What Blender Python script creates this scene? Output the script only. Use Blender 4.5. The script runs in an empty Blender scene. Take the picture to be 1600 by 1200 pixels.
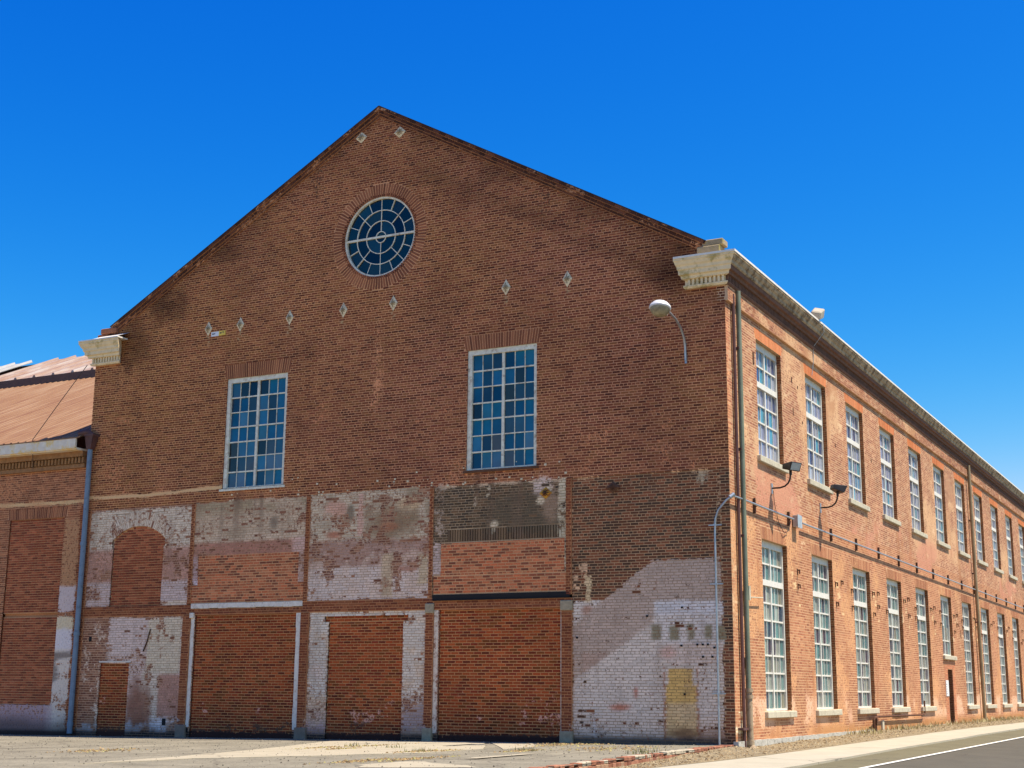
import bpy, bmesh, math, random
import numpy as np
from mathutils import Vector, Matrix

random.seed(7)
RNG = np.random.default_rng(11)
scene = bpy.context.scene
COL = scene.collection

# ------------------------------------------------------------------ camera, sky, sun, exposure
YAW, PITCH, ROLL = 0.484671, 0.214946, 0.0084848
cam_d = bpy.data.cameras.new("camera")
cam_d.sensor_width = 36.0
cam_d.lens = 2187.42 / 1600 * 36.0
cam_d.clip_start, cam_d.clip_end = 0.1, 3000
cam = bpy.data.objects.new("camera", cam_d)
COL.objects.link(cam)
fwd = Vector((-math.sin(YAW) * math.cos(PITCH), math.cos(YAW) * math.cos(PITCH), math.sin(PITCH)))
rgt = Vector((math.cos(YAW), math.sin(YAW), 0))
upv = rgt.cross(fwd)
r2 = math.cos(ROLL) * rgt + math.sin(ROLL) * upv
u2 = -math.sin(ROLL) * rgt + math.cos(ROLL) * upv
cam.matrix_world = Matrix(((r2.x, u2.x, -fwd.x, 10.2783), (r2.y, u2.y, -fwd.y, -30.1363),
                           (r2.z, u2.z, -fwd.z, 1.15), (0, 0, 0, 1)))
scene.camera = cam

SUN_EL, SUN_PHI = math.radians(65.8), math.radians(9.0)     # the sun stands high to the right (+x), a little behind the gable
sun_dir = Vector((math.cos(SUN_EL) * math.cos(SUN_PHI), math.cos(SUN_EL) * math.sin(SUN_PHI), math.sin(SUN_EL)))
world = bpy.data.worlds.new("World")
scene.world = world
world.use_nodes = True
wn, wl = world.node_tree.nodes, world.node_tree.links
wn.clear()
sky = wn.new("ShaderNodeTexSky")
sky.sky_type = 'NISHITA'
sky.sun_disc = False
sky.sun_elevation = SUN_EL
sky.sun_rotation = math.pi / 2 - SUN_PHI
sky.altitude = 300
sky.air_density = 1.0
sky.dust_density = 1.0
sky.ozone_density = 2.5
hsv = wn.new("ShaderNodeHueSaturation")
hsv.inputs["Saturation"].default_value = 1.3
hsv.inputs["Value"].default_value = 1.0
bg = wn.new("ShaderNodeBackground")
bg.inputs["Strength"].default_value = 0.105
wo = wn.new("ShaderNodeOutputWorld")
wl.new(sky.outputs[0], hsv.inputs["Color"])
tint = wn.new("ShaderNodeMix"); tint.data_type = 'RGBA'; tint.blend_type = 'MULTIPLY'
tint.inputs[0].default_value = 1.0
tint.inputs[7].default_value = (0.60, 0.84, 1.10, 1)
wl.new(hsv.outputs[0], tint.inputs[6])
sep, comb = wn.new("ShaderNodeSeparateColor"), wn.new("ShaderNodeCombineColor")     # deeper, more polarised blue towards the zenith
wl.new(tint.outputs[2], sep.inputs[0])
for i, (pw_, k_, cap) in enumerate(((3.2, 0.98, 3.6), (1.50, 0.635, 5.6), (0.66, 1.66, 6.6))):
    a_ = wn.new("ShaderNodeMath"); a_.operation = 'POWER'; a_.inputs[1].default_value = pw_
    b_ = wn.new("ShaderNodeMath"); b_.operation = 'MULTIPLY'; b_.inputs[1].default_value = k_
    c_ = wn.new("ShaderNodeMath"); c_.operation = 'SMOOTH_MIN'; c_.inputs[1].default_value = cap; c_.inputs[2].default_value = cap * .4
    wl.new(sep.outputs[i], a_.inputs[0]); wl.new(a_.outputs[0], b_.inputs[0]); wl.new(b_.outputs[0], c_.inputs[0]); wl.new(c_.outputs[0], comb.inputs[i])
wl.new(comb.outputs[0], bg.inputs["Color"])
wl.new(bg.outputs[0], wo.inputs["Surface"])

sun_l = bpy.data.lights.new("sun", 'SUN')
sun_l.energy = 5.0
sun_l.angle = math.radians(0.53)
sun_l.color = (1.0, 0.90, 0.76)
sun_o = bpy.data.objects.new("sun", sun_l)
sun_o.rotation_euler = (-sun_dir).to_track_quat('-Z', 'Y').to_euler()
COL.objects.link(sun_o)

scene.view_settings.view_transform = 'Standard'
scene.view_settings.look = 'None'
scene.view_settings.gamma = 1.0
scene.view_settings.use_curve_mapping = False
scene.view_settings.exposure = 0.8
scene.render.resolution_x, scene.render.resolution_y = 1024, 768
scene.render.engine = 'CYCLES'

# ------------------------------------------------------------------ helpers
def lin(c):
    c = np.asarray(c, float) / 255.0
    return np.where(c <= 0.04045, c / 12.92, ((c + 0.055) / 1.055) ** 2.4)

KF, KS = np.array((0.36, 0.43, 0.56)), np.array((1.15, 1.13, 1.2))        # light reaching the shaded gable / the sunlit long wall, to turn seen colours into base colours
def _fit(c): return np.maximum(c * min(1.0, 0.84 / c.max()), 0.004)
def AF(r, g, b): return _fit(lin((r, g, b)) / KF)
def AS(r, g, b): return _fit(lin((r, g, b)) / KS)
def c4(c): return (float(c[0]), float(c[1]), float(c[2]), 1.0)

def hash2(i, j, s):
    h = (i * 374761393 + j * 668265263 + s * 2246822519) & 0xFFFFFFFF
    h = ((h ^ (h >> 13)) * 1274126177) & 0xFFFFFFFF
    return ((h ^ (h >> 16)) & 0xFFFF) / 65535.0
def vn(u, z, s, seed):
    x, y = np.asarray(u, float) / s + 1000, np.asarray(z, float) / s + 1000
    i, j = np.floor(x).astype(np.int64), np.floor(y).astype(np.int64)
    fx, fy = x - i, y - j
    fx, fy = fx * fx * (3 - 2 * fx), fy * fy * (3 - 2 * fy)
    a, b = hash2(i, j, seed), hash2(i + 1, j, seed)
    c, d = hash2(i, j + 1, seed), hash2(i + 1, j + 1, seed)
    return (a * (1 - fx) + b * fx) * (1 - fy) + (c * (1 - fx) + d * fx) * fy
def fbm(u, z, s, seed):
    return (vn(u, z, s, seed) * 0.5 + vn(u, z, s / 2.1, seed + 1) * 0.28 + vn(u, z, s / 4.3, seed + 2) * 0.22)
def sst(a, b, x):
    t = np.clip((x - a) / (b - a), 0, 1)
    return t * t * (3 - 2 * t)

def setp(o, label=None, cat=None, group=None, kind=None):
    if label: o["label"] = label
    if cat: o["category"] = cat
    if group: o["group"] = group
    if kind: o["kind"] = kind
    return o
def empty(name, loc=(0, 0, 0), label=None, cat=None, group=None):
    o = bpy.data.objects.new(name, None)
    o.location = loc
    o.empty_display_size = 0.3
    COL.objects.link(o)
    return setp(o, label, cat, group)
def link(o, parent=None, loc=None):
    COL.objects.link(o)
    if parent is not None: o.parent = parent
    if loc is not None: o.location = loc
    return o
def ob(name, me, parent=None, loc=None, kind=None):
    o = bpy.data.objects.new(name, me)
    link(o, parent, loc)
    if kind: o["kind"] = kind
    return o
def np_mesh(name, V, Q, m, col=None, pnt=None, smooth=False):
    V = np.ascontiguousarray(V, np.float32); Q = np.ascontiguousarray(Q, np.int32)
    me = bpy.data.meshes.new(name)
    me.vertices.add(len(V)); me.vertices.foreach_set("co", V.ravel())
    me.loops.add(Q.size); me.loops.foreach_set("vertex_index", Q.ravel())
    n = Q.shape[1]
    me.polygons.add(len(Q)); me.polygons.foreach_set("loop_start", np.arange(0, Q.size, n, dtype=np.int32))
    if col is not None:
        a = me.attributes.new("Col", 'FLOAT_COLOR', 'POINT')
        a.data.foreach_set("color", np.concatenate([col, np.ones((len(V), 1))], 1).astype(np.float32).ravel())
    if pnt is not None:
        a = me.attributes.new("Pnt", 'FLOAT_COLOR', 'POINT')
        a.data.foreach_set("color", pnt.astype(np.float32).ravel())
    me.polygons.foreach_set("use_smooth", np.full(len(Q), smooth))
    me.update(calc_edges=True); me.validate()
    me.materials.append(m)
    return me

class MB:
    """collects boxes, tubes, prisms and lathes into one mesh"""
    def __init__(s): s.v, s.f, s.c, s.cc = [], [], [], None
    def add(s, vs, fs):
        n = len(s.v)
        s.v += [tuple(v) for v in vs]; s.f += [tuple(i + n for i in f) for f in fs]
        s.c += [s.cc] * len(vs)
        return s
    def box(s, x0, x1, y0, y1, z0, z1, M=None):
        vs = [Vector(p) for p in ((x0, y0, z0), (x1, y0, z0), (x1, y1, z0), (x0, y1, z0), (x0, y0, z1), (x1, y0, z1), (x1, y1, z1), (x0, y1, z1))]
        if M is not None: vs = [M @ v for v in vs]
        return s.add(vs, [(0, 3, 2, 1), (4, 5, 6, 7), (0, 1, 5, 4), (1, 2, 6, 5), (2, 3, 7, 6), (3, 0, 4, 7)])
    def tube(s, pts, r, n=10, caps=True):
        pts = [Vector(p) for p in pts]
        rs = r if isinstance(r, (list, tuple)) else [r] * len(pts)
        vs, fs = [], []
        pa = None
        for i, p in enumerate(pts):
            d = (pts[min(i + 1, len(pts) - 1)] - pts[max(i - 1, 0)]).normalized()
            if pa is None:
                pa = d.orthogonal().normalized()
            a = (pa - d * pa.dot(d)).normalized(); pa = a
            b = d.cross(a)
            for k in range(n):
                t = 2 * math.pi * k / n
                vs.append(p + (a * math.cos(t) + b * math.sin(t)) * rs[i])
        for i in range(len(pts) - 1):
            for k in range(n):
                fs.append((i * n + k, i * n + (k + 1) % n, (i + 1) * n + (k + 1) % n, (i + 1) * n + k))
        if caps:
            fs.append(tuple(range(n - 1, -1, -1))); fs.append(tuple(range((len(pts) - 1) * n, len(pts) * n)))
        return s.add(vs, fs)
    def lathe(s, prof, n=20, M=None):
        vs, fs = [], []
        for (r, z) in prof:
            for k in range(n):
                t = 2 * math.pi * k / n
                v = Vector((r * math.cos(t), r * math.sin(t), z))
                vs.append(M @ v if M is not None else v)
        for i in range(len(prof) - 1):
            for k in range(n):
                fs.append((i * n + k, i * n + (k + 1) % n, (i + 1) * n + (k + 1) % n, (i + 1) * n + k))
        fs.append(tuple(range(n - 1, -1, -1))); fs.append(tuple(range((len(prof) - 1) * n, len(prof) * n)))
        return s.add(vs, fs)
    def prism(s, poly, d0, d1, fn):
        """poly in 2-D, fn(a, b, d) -> point"""
        n = len(poly)
        vs = [fn(a, b, d0) for a, b in poly] + [fn(a, b, d1) for a, b in poly]
        fs = [tuple(range(n)), tuple(range(2 * n - 1, n - 1, -1))]
        fs += [(i, i + n, (i + 1) % n + n, (i + 1) % n) for i in range(n)]
        return s.add(vs, fs)
    def mesh(s, name, m, smooth=False, bevel=0.0):
        me = bpy.data.meshes.new(name)
        me.from_pydata([tuple(v) for v in s.v], [], s.f)
        bm = bmesh.new(); bm.from_mesh(me)
        bmesh.ops.recalc_face_normals(bm, faces=bm.faces)
        if bevel > 0:
            bmesh.ops.bevel(bm, geom=list(bm.edges), offset=bevel, segments=1, affect='EDGES', clamp_overlap=True)
        bm.to_mesh(me); bm.free()
        if s.cc is not None and bevel == 0:
            a = me.attributes.new("Col", 'FLOAT_COLOR', 'POINT')
            a.data.foreach_set("color", np.array([c4(c) for c in s.c], np.float32).ravel())
        me.materials.append(m)
        if smooth:
            me.polygons.foreach_set("use_smooth", [True] * len(me.polygons))
            try:
                me.set_sharp_from_angle(angle=math.radians(40))
            except Exception:
                pass
        return me
    def obj(s, name, m, parent=None, smooth=False, bevel=0.0, kind=None):
        return ob(name, s.mesh(name, m, smooth, bevel), parent, kind=kind)

# ------------------------------------------------------------------ materials
def nodes(name):
    m = bpy.data.materials.new(name); m.use_nodes = True
    nt = m.node_tree; nt.nodes.clear()
    out = nt.nodes.new("ShaderNodeOutputMaterial"); p = nt.nodes.new("ShaderNodeBsdfPrincipled")
    nt.links.new(p.outputs[0], out.inputs[0])
    return m, nt, p
def nz(nt, scale, detail=4, rough=0.6, vec=None):
    n = nt.nodes.new("ShaderNodeTexNoise")
    n.inputs["Scale"].default_value = scale; n.inputs["Detail"].default_value = detail; n.inputs["Roughness"].default_value = rough
    if vec is None:
        g = nt.nodes.new("ShaderNodeNewGeometry"); vec = g.outputs["Position"]
    nt.links.new(vec, n.inputs["Vector"])
    return n.outputs["Fac"]
def mth(nt, op, a, b=None, clamp=False):
    n = nt.nodes.new("ShaderNodeMath"); n.operation = op; n.use_clamp = clamp
    for i, x in enumerate((a, b)):
        if x is None: continue
        if isinstance(x, (int, float)): n.inputs[i].default_value = x
        else: nt.links.new(x, n.inputs[i])
    return n.outputs[0]
def mixc(nt, f, a, b, mode='MIX'):
    n = nt.nodes.new("ShaderNodeMix"); n.data_type = 'RGBA'; n.blend_type = mode
    for k, x in ((0, f), (6, a), (7, b)):
        if isinstance(x, (int, float)): n.inputs[k].default_value = x
        elif isinstance(x, (tuple, list, np.ndarray)): n.inputs[k].default_value = c4(x)
        else: nt.links.new(x, n.inputs[k])
    return n.outputs[2]
def ramp(nt, f, stops):
    n = nt.nodes.new("ShaderNodeValToRGB")
    while len(n.color_ramp.elements) < len(stops): n.color_ramp.elements.new(0.5)
    for e, (p, c) in zip(n.color_ramp.elements, stops):
        e.position = p; e.color = c4(c) if not isinstance(c, (int, float)) else (c, c, c, 1)
    nt.links.new(f, n.inputs[0])
    return n.outputs[0]
def bump(nt, p, h, strength, dist):
    b = nt.nodes.new("ShaderNodeBump")
    b.inputs["Strength"].default_value = strength; b.inputs["Distance"].default_value = dist
    nt.links.new(h, b.inputs["Height"]); nt.links.new(b.outputs[0], p.inputs["Normal"])
def attr(nt, name):
    a = nt.nodes.new("ShaderNodeAttribute"); a.attribute_name = name
    return a
def setin(p, **kw):
    for k, v in kw.items():
        k = k.replace("_", " ")
        if k in p.inputs: p.inputs[k].default_value = v

def masonry(name):
    m, nt, p = nodes(name)
    col, pn = attr(nt, "Col"), attr(nt, "Pnt")
    n1 = nz(nt, 26, 5, 0.65); n2 = nz(nt, 11, 7, 0.72); n3 = nz(nt, 140, 3, 0.6)
    v = mth(nt, 'ADD', mth(nt, 'MULTIPLY', n1, 0.75), mth(nt, 'MULTIPLY', n3, 0.5))
    v = mth(nt, 'ADD', v, 0.38)
    gv = nt.nodes.new("ShaderNodeCombineColor")
    for i in range(3): nt.links.new(v, gv.inputs[i])
    body = mixc(nt, 1.0, col.outputs["Color"], gv.outputs[0], 'MULTIPLY')
    nn = mth(nt, 'MULTIPLY', mth(nt, 'SUBTRACT', n2, 0.30), 2.5)
    cov = pn.outputs["Alpha"]
    mk = mth(nt, 'ADD', mth(nt, 'MULTIPLY', mth(nt, 'SUBTRACT', cov, nn), 5.0), 0.5, True)
    mk = mth(nt, 'MULTIPLY', mk, mth(nt, 'MULTIPLY', cov, 6.0, True))
    v2 = mth(nt, 'ADD', mth(nt, 'MULTIPLY', n1, 0.5), 0.75)
    gv2 = nt.nodes.new("ShaderNodeCombineColor")
    for i in range(3): nt.links.new(v2, gv2.inputs[i])
    pc = mixc(nt, 1.0, pn.outputs["Color"], gv2.outputs[0], 'MULTIPLY')
    c = mixc(nt, mk, body, pc)
    nt.links.new(c, p.inputs["Base Color"])
    setin(p, Roughness=0.92, Specular_IOR_Level=0.2)
    bump(nt, p, mth(nt, 'ADD', n1, mth(nt, 'MULTIPLY', n3, 0.6)), 0.5, 0.006)
    return m
def plain(name, c, rough=0.6, metal=0.0, var=0.25, scale=8, dirt=None, dscale=4, dthr=0.55, bmp=0.15, bdist=0.004, spec=0.4):
    m, nt, p = nodes(name)
    n1 = nz(nt, scale, 5, 0.6)
    c = np.asarray(c)
    cc = ramp(nt, n1, [(0.25, c * (1 - var)), (0.75, np.clip(c * (1 + var), 0, 0.9))])
    if dirt is not None:
        n2 = nz(nt, dscale, 6, 0.7)
        cc = mixc(nt, ramp(nt, n2, [(dthr - 0.06, 0.0), (dthr + 0.08, 1.0)]), cc, dirt)
    nt.links.new(cc, p.inputs["Base Color"])
    setin(p, Roughness=rough, Metallic=metal, Specular_IOR_Level=spec)
    if bmp: bump(nt, p, nz(nt, scale * 5, 3), bmp, bdist)
    return m

M_BRICK = masonry("weathered_masonry")
def glassmat():
    m, nt, p = nodes("old_window_glass")
    a = attr(nt, "Col")
    n = nz(nt, 3.0, 3, 0.5)
    v = mth(nt, 'ADD', mth(nt, 'MULTIPLY', n, 0.8), 0.6)
    g = nt.nodes.new("ShaderNodeCombineColor")
    for i in range(3): nt.links.new(v, g.inputs[i])
    nt.links.new(mixc(nt, 1.0, a.outputs["Color"], g.outputs[0], 'MULTIPLY'), p.inputs["Base Color"])
    setin(p, Roughness=0.06, IOR=1.55, Specular_IOR_Level=0.5)
    bump(nt, p, nz(nt, 1.6, 2), 0.10, 0.02)
    return m
M_GLASS = glassmat()
M_FRAME_F = plain("aged_grey_white_paint", AF(158, 158, 158), 0.6, dirt=AF(112, 106, 96), dscale=7, dthr=0.6)
M_FRAME_S = plain("cream_white_paint", (0.68, 0.65, 0.57), 0.55, var=0.1, dirt=(0.42, 0.38, 0.3), dscale=9, dthr=0.66)
M_SILL = plain("pale_sill_stone", (0.5, 0.45, 0.33), 0.85, var=0.15, dirt=(0.3, 0.26, 0.18), dscale=6, dthr=0.6)
M_CREAM = plain("cream_cornice_paint", (0.78, 0.62, 0.38), 0.75, var=0.12, dirt=(0.42, 0.33, 0.13), dscale=3.2, dthr=0.58)
M_PEEL = plain("peeling_cornice_paint", (0.42, 0.32, 0.20), 0.85, var=0.35, scale=4, dirt=(0.15, 0.10, 0.055), dscale=3.0, dthr=0.52)
M_BEDM = plain("sooty_corbel_brick", (0.16, 0.075, 0.045), 0.9, var=0.4, scale=6)
M_CAPMETAL = plain("cap_flashing", (0.72, 0.68, 0.6), 0.6, 0.0, var=0.12)
M_STEEL = plain("galvanised_steel", (0.42, 0.44, 0.46), 0.4, 0.7, var=0.2)
M_DARKMETAL = plain("dark_bronze_metal", (0.035, 0.028, 0.026), 0.45, 0.3, var=0.2)
M_RUST = plain("rusty_iron", (0.11, 0.045, 0.02), 0.9, 0.1, var=0.4, dirt=(0.05, 0.02, 0.012), dscale=12)
M_RUSTDARK = plain("rust_brown_bracket", (0.10, 0.055, 0.035), 0.8, 0.1, var=0.35, scale=12)
M_RUSTYEL = plain("yellow_rust_stained_iron", AF(170, 125, 45), 0.9, 0.0, var=0.4, scale=14, dirt=AF(95, 55, 25), dscale=14, dthr=0.5)
M_PLATE = plain("white_painted_iron", AF(178, 172, 158), 0.8, var=0.15, scale=20, dirt=AF(115, 110, 98), dscale=16, dthr=0.55)
M_PLATE_DARK = plain("dark_plate_groove", AF(95, 90, 78), 0.9)
M_PLATE_BROWN = plain("brown_iron", AF(60, 42, 32), 0.85, var=0.3)
M_BLUEPIPE = plain("blue_grey_paint", AF(70, 88, 112), 0.6, var=0.12, dirt=AF(52, 66, 86), dscale=5, dthr=0.6)
M_GREENPIPE = plain("green_grey_patina", (0.17, 0.19, 0.13), 0.6, 0.2, var=0.25, scale=3)
M_TANPIPE = plain("tan_cast_iron_paint", (0.36, 0.27, 0.17), 0.8, var=0.25, dirt=(0.22, 0.15, 0.09), dscale=8)
M_DARKIRON = plain("brown_black_hopper", AF(58, 42, 44), 0.6, 0.2, var=0.3)
M_DOOR = plain("dark_brown_door_paint", (0.045, 0.025, 0.022), 0.4, var=0.15)
M_BLACK = plain("sooty_steel_beam", (0.012, 0.009, 0.008), 0.8)
M_WHITEPAINT = plain("flaking_white_paint", AF(205, 205, 210), 0.85, var=0.12, dirt=AF(130, 125, 125), dscale=9, dthr=0.58)
M_PLINTH = plain("pale_concrete_plinth", (0.44, 0.42, 0.36), 0.9, var=0.2, scale=4, dirt=(0.2, 0.18, 0.14), dscale=5, dthr=0.6, bmp=0.6, bdist=0.02)
M_CAPSTONE = plain("lichened_stone", (.30, .23, .14), 0.95, var=0.25, dirt=(.28, .25, .04), dscale=5, dthr=0.58)
M_LENSGLASS = plain("lamp_lens", (0.45, 0.47, 0.45), 0.2, var=0.2)
M_LAMPWHITE = plain("white_lamp_enamel", (0.62, 0.62, 0.62), 0.4, var=0.1)
M_LAMPBOWL = plain("clear_bowl_glass", (0.30, 0.25, 0.15), 0.12, var=0.5, scale=7)
M_FLOODWHITE = plain("weathered_white_housing", (0.40, 0.34, 0.24), 0.5, var=0.1)
M_SIGNWHITE = plain("white_sign_enamel", (0.75, 0.74, 0.72), 0.5, var=0.08)
M_SIGNMARK = plain("faded_sign_print", (0.06, 0.045, 0.045), 0.7)
M_SIGNYEL = plain("yellow_sign_paint", AF(200, 180, 90), 0.7, var=0.2)
M_ROOFMAIN = plain("grey_roof_sheet", (0.2, 0.19, 0.18), 0.6, 0.2)
def rustroof(name, a, b, c, k):
    m, nt, p = nodes(name)
    g = nt.nodes.new("ShaderNodeNewGeometry")
    mp = nt.nodes.new("ShaderNodeMapping"); mp.inputs["Scale"].default_value = (3.0, 0.22, 0.22)
    nt.links.new(g.outputs["Position"], mp.inputs["Vector"])
    n = nz(nt, k, 6, 0.65, mp.outputs[0]); n2 = nz(nt, 0.5, 4, 0.6)
    f = mth(nt, 'ADD', mth(nt, 'MULTIPLY', n, 0.75), mth(nt, 'MULTIPLY', n2, 0.25))
    nt.links.new(ramp(nt, f, [(0.32, a), (0.5, b), (0.68, c)]), p.inputs["Base Color"])
    setin(p, Roughness=0.75, Metallic=0.0, Specular_IOR_Level=0.3)
    bump(nt, p, n, 0.1, 0.01)
    return m
M_RUSTROOF = rustroof("rusted_roof_sheet", (0.15, 0.055, 0.026), (0.225, 0.115, 0.055), (0.29, 0.18, 0.105), 1.6)
M_RUSTROOF2 = rustroof("part_rusted_roof_sheet", (0.19, 0.085, 0.05), (0.30, 0.20, 0.15), (0.40, 0.38, 0.36), 2.2)
M_WHITEROOF = plain("weathered_white_roof_sheet", (0.32, 0.31, 0.30), 0.6, var=0.15, scale=2)
M_FASCIA = plain("grey_fascia_board", AF(160, 158, 158), 0.8, var=0.15, scale=6, dirt=AF(165, 150, 105), dscale=2.5, dthr=0.55)

# ------------------------------------------------------------------ masonry: courses of separate bricks over a mortar bed
class Plane:
    def __init__(s, O, U, N, Z=(0, 0, 1)):
        s.O, s.U, s.N, s.Z = (np.array(a, float) for a in (O, U, N, Z))
    def P(s, u, n, z):
        return s.O + np.asarray(u)[..., None] * s.U + np.asarray(n)[..., None] * s.N + np.asarray(z)[..., None] * s.Z
FRONT = Plane((0, 0, 0), (1, 0, 0), (0, -1, 0))
SIDE = Plane((0, 0, 0), (0, 1, 0), (1, 0, 0))
LEFT = Plane((0, 0.1, 0), (1, 0, 0), (0, -1, 0))

def sub_iv(iv, a, b):
    out = []
    for (p, q) in iv:
        if b <= p or a >= q: out.append((p, q)); continue
        if a > p: out.append((p, a))
        if b < q: out.append((b, q))
    return out

_IDS = [None]
class Bricks:
    def __init__(s, jd=.003): s.q, s.clr, s.pn, s.jd = [], [], [], jd
    def add(s, plane, u0, u1, z0, z1, d0, d1, style, colf, ids=None, ends=None):
        """arrays of brick rectangles on a plane; faces at depth d1, backs at d0"""
        n = len(u0)
        if n == 0: return
        j = lambda a: (RNG.random(n) - 0.5) * a
        jj = j(.003) if ends is None else j(0.0)
        us = np.stack([u0 + jj, u1 + jj, u1 + jj, u0 + jj], 1)
        jz, jy = (j(.003), j(.003)) if ids is None else ((hash2(ids, ids * 0 + 3, 1) - .5) * .003, (hash2(ids, ids * 0 + 4, 2) - .5) * .003)
        zs = np.stack([z0 + jz, z0 + jz, z1 + jy, z1 + jy], 1)
        jd = j(s.jd)
        dd = np.repeat((d1 + jd)[:, None], 4, 1)
        F = plane.P(us, dd, zs)
        B = plane.P(us, np.repeat(np.broadcast_to(d0, (n,))[:, None], 4, 1), zs)
        _IDS[0] = ids
        c, pn = colf(us, zs, style, n)
        _IDS[0] = None
        s.q.append(np.concatenate([F, B], 1)); s.clr.append(np.concatenate([c, c], 1)); s.pn.append(np.concatenate([pn, pn], 1))
    def arrays(s):
        return np.concatenate(s.q), np.concatenate(s.clr), np.concatenate(s.pn)
    PAT = np.array([(0, 1, 2, 3), (0, 4, 5, 1), (1, 5, 6, 2), (2, 6, 7, 3), (3, 7, 4, 0)])
    def obj(s, name, parent, singles=None, kind="stuff"):
        """joined mesh, or (singles = count, key) the chosen ones as objects of their own"""
        V, C_, P_ = s.arrays()
        keep = np.ones(len(V), bool)
        if singles:
            cnt, key = singles
            order = np.argsort([key(v.mean(0)) for v in V])[:cnt]
            keep[order] = False
            for i in order:
                ctr = V[i].mean(0)
                me = np_mesh("brick", V[i] - ctr, s.PAT, M_BRICK, C_[i], P_[i])
                ob("brick", me, parent, Vector(ctr) - Vector(parent.matrix_basis.translation))
        V, C_, P_ = V[keep], C_[keep], P_[keep]
        if len(V) == 0: return None
        n = len(V)
        Q = (s.PAT[None] + (np.arange(n) * 8)[:, None, None]).reshape(-1, 4)
        me = np_mesh(name, V.reshape(-1, 3), Q, M_BRICK, C_.reshape(-1, 3), P_.reshape(-1, 4))
        return ob(name, me, parent, kind=kind)

class Beds:
    """mortar sheets with skirts, one mesh"""
    def __init__(s): s.v, s.q, s.c, s.p, s.n = [], [], [], [], 0
    def add(s, plane, u0, u1, z0, z1, off, style, colf, holes=(), step=0.075, top=None, back=-0.2, skirt=True):
        ul = np.linspace(u0, u1, max(2, int(round((u1 - u0) / step)) + 1)); zl = np.linspace(z0, z1, max(2, int(round((z1 - z0) / step)) + 1))
        ul = np.unique(np.round(np.concatenate([ul] + [[h[0], h[1]] for h in holes if h[0] != 'c']).astype(float), 4)) if holes else ul
        zl = np.unique(np.round(np.concatenate([zl] + [[h[2], h[3]] for h in holes if h[0] != 'c']).astype(float), 4)) if holes else zl
        ul = ul[(ul >= u0 - 1e-6) & (ul <= u1 + 1e-6)]; zl = zl[(zl >= z0 - 1e-6) & (zl <= z1 + 1e-6)]
        U, Z = np.meshgrid(ul, zl)
        if top is not None: Z = np.minimum(Z, top(U))
        nu, nzz = len(ul), len(zl)
        c, pn = colf(U.ravel(), Z.ravel(), style, None)
        V = plane.P(U.ravel(), np.full(U.size, off), Z.ravel())
        idx = np.arange(nu * nzz).reshape(nzz, nu)
        Q = np.stack([idx[:-1, :-1], idx[:-1, 1:], idx[1:, 1:], idx[1:, :-1]], -1)
        cu = (U[:-1, :-1] + U[1:, 1:]) / 2; cz = (Z[:-1, :-1] + Z[1:, 1:]) / 2
        keep = (Z[1:, :-1] - Z[:-1, :-1] + Z[1:, 1:] - Z[:-1, 1:]) > 1e-5
        for h in holes:
            if h[0] == 'c': keep &= ((cu - h[1]) ** 2 + (cz - h[2]) ** 2) > h[3] ** 2
            else: keep &= ~((cu > h[0]) & (cu < h[1]) & (cz > h[2]) & (cz < h[3]))
        Q = Q[keep]
        s.v.append(V); s.q.append(Q.reshape(-1, 4) + s.n); s.c.append(c); s.p.append(pn); s.n += len(V)
        if skirt:
            loop = list(idx[0, :]) + list(idx[1:, -1]) + list(idx[-1, -2::-1]) + list(idx[-2:0:-1, 0])
            loop = np.array(loop)
            F = V[loop]; B = F - plane.N * (off - back)
            n = len(loop); k = np.arange(n)
            q = np.stack([k, k + n, (k + 1) % n + n, (k + 1) % n], 1)
            s.v.append(np.concatenate([F, B])); s.q.append(q + s.n); s.c.append(np.concatenate([c[loop]] * 2)); s.p.append(np.concatenate([pn[loop]] * 2)); s.n += 2 * n
    def obj(s, name, parent, kind=None):
        me = np_mesh(name, np.concatenate(s.v), np.concatenate(s.q), M_BRICK, np.concatenate(s.c), np.concatenate(s.p))
        return ob(name, me, parent, kind=kind)

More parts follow.
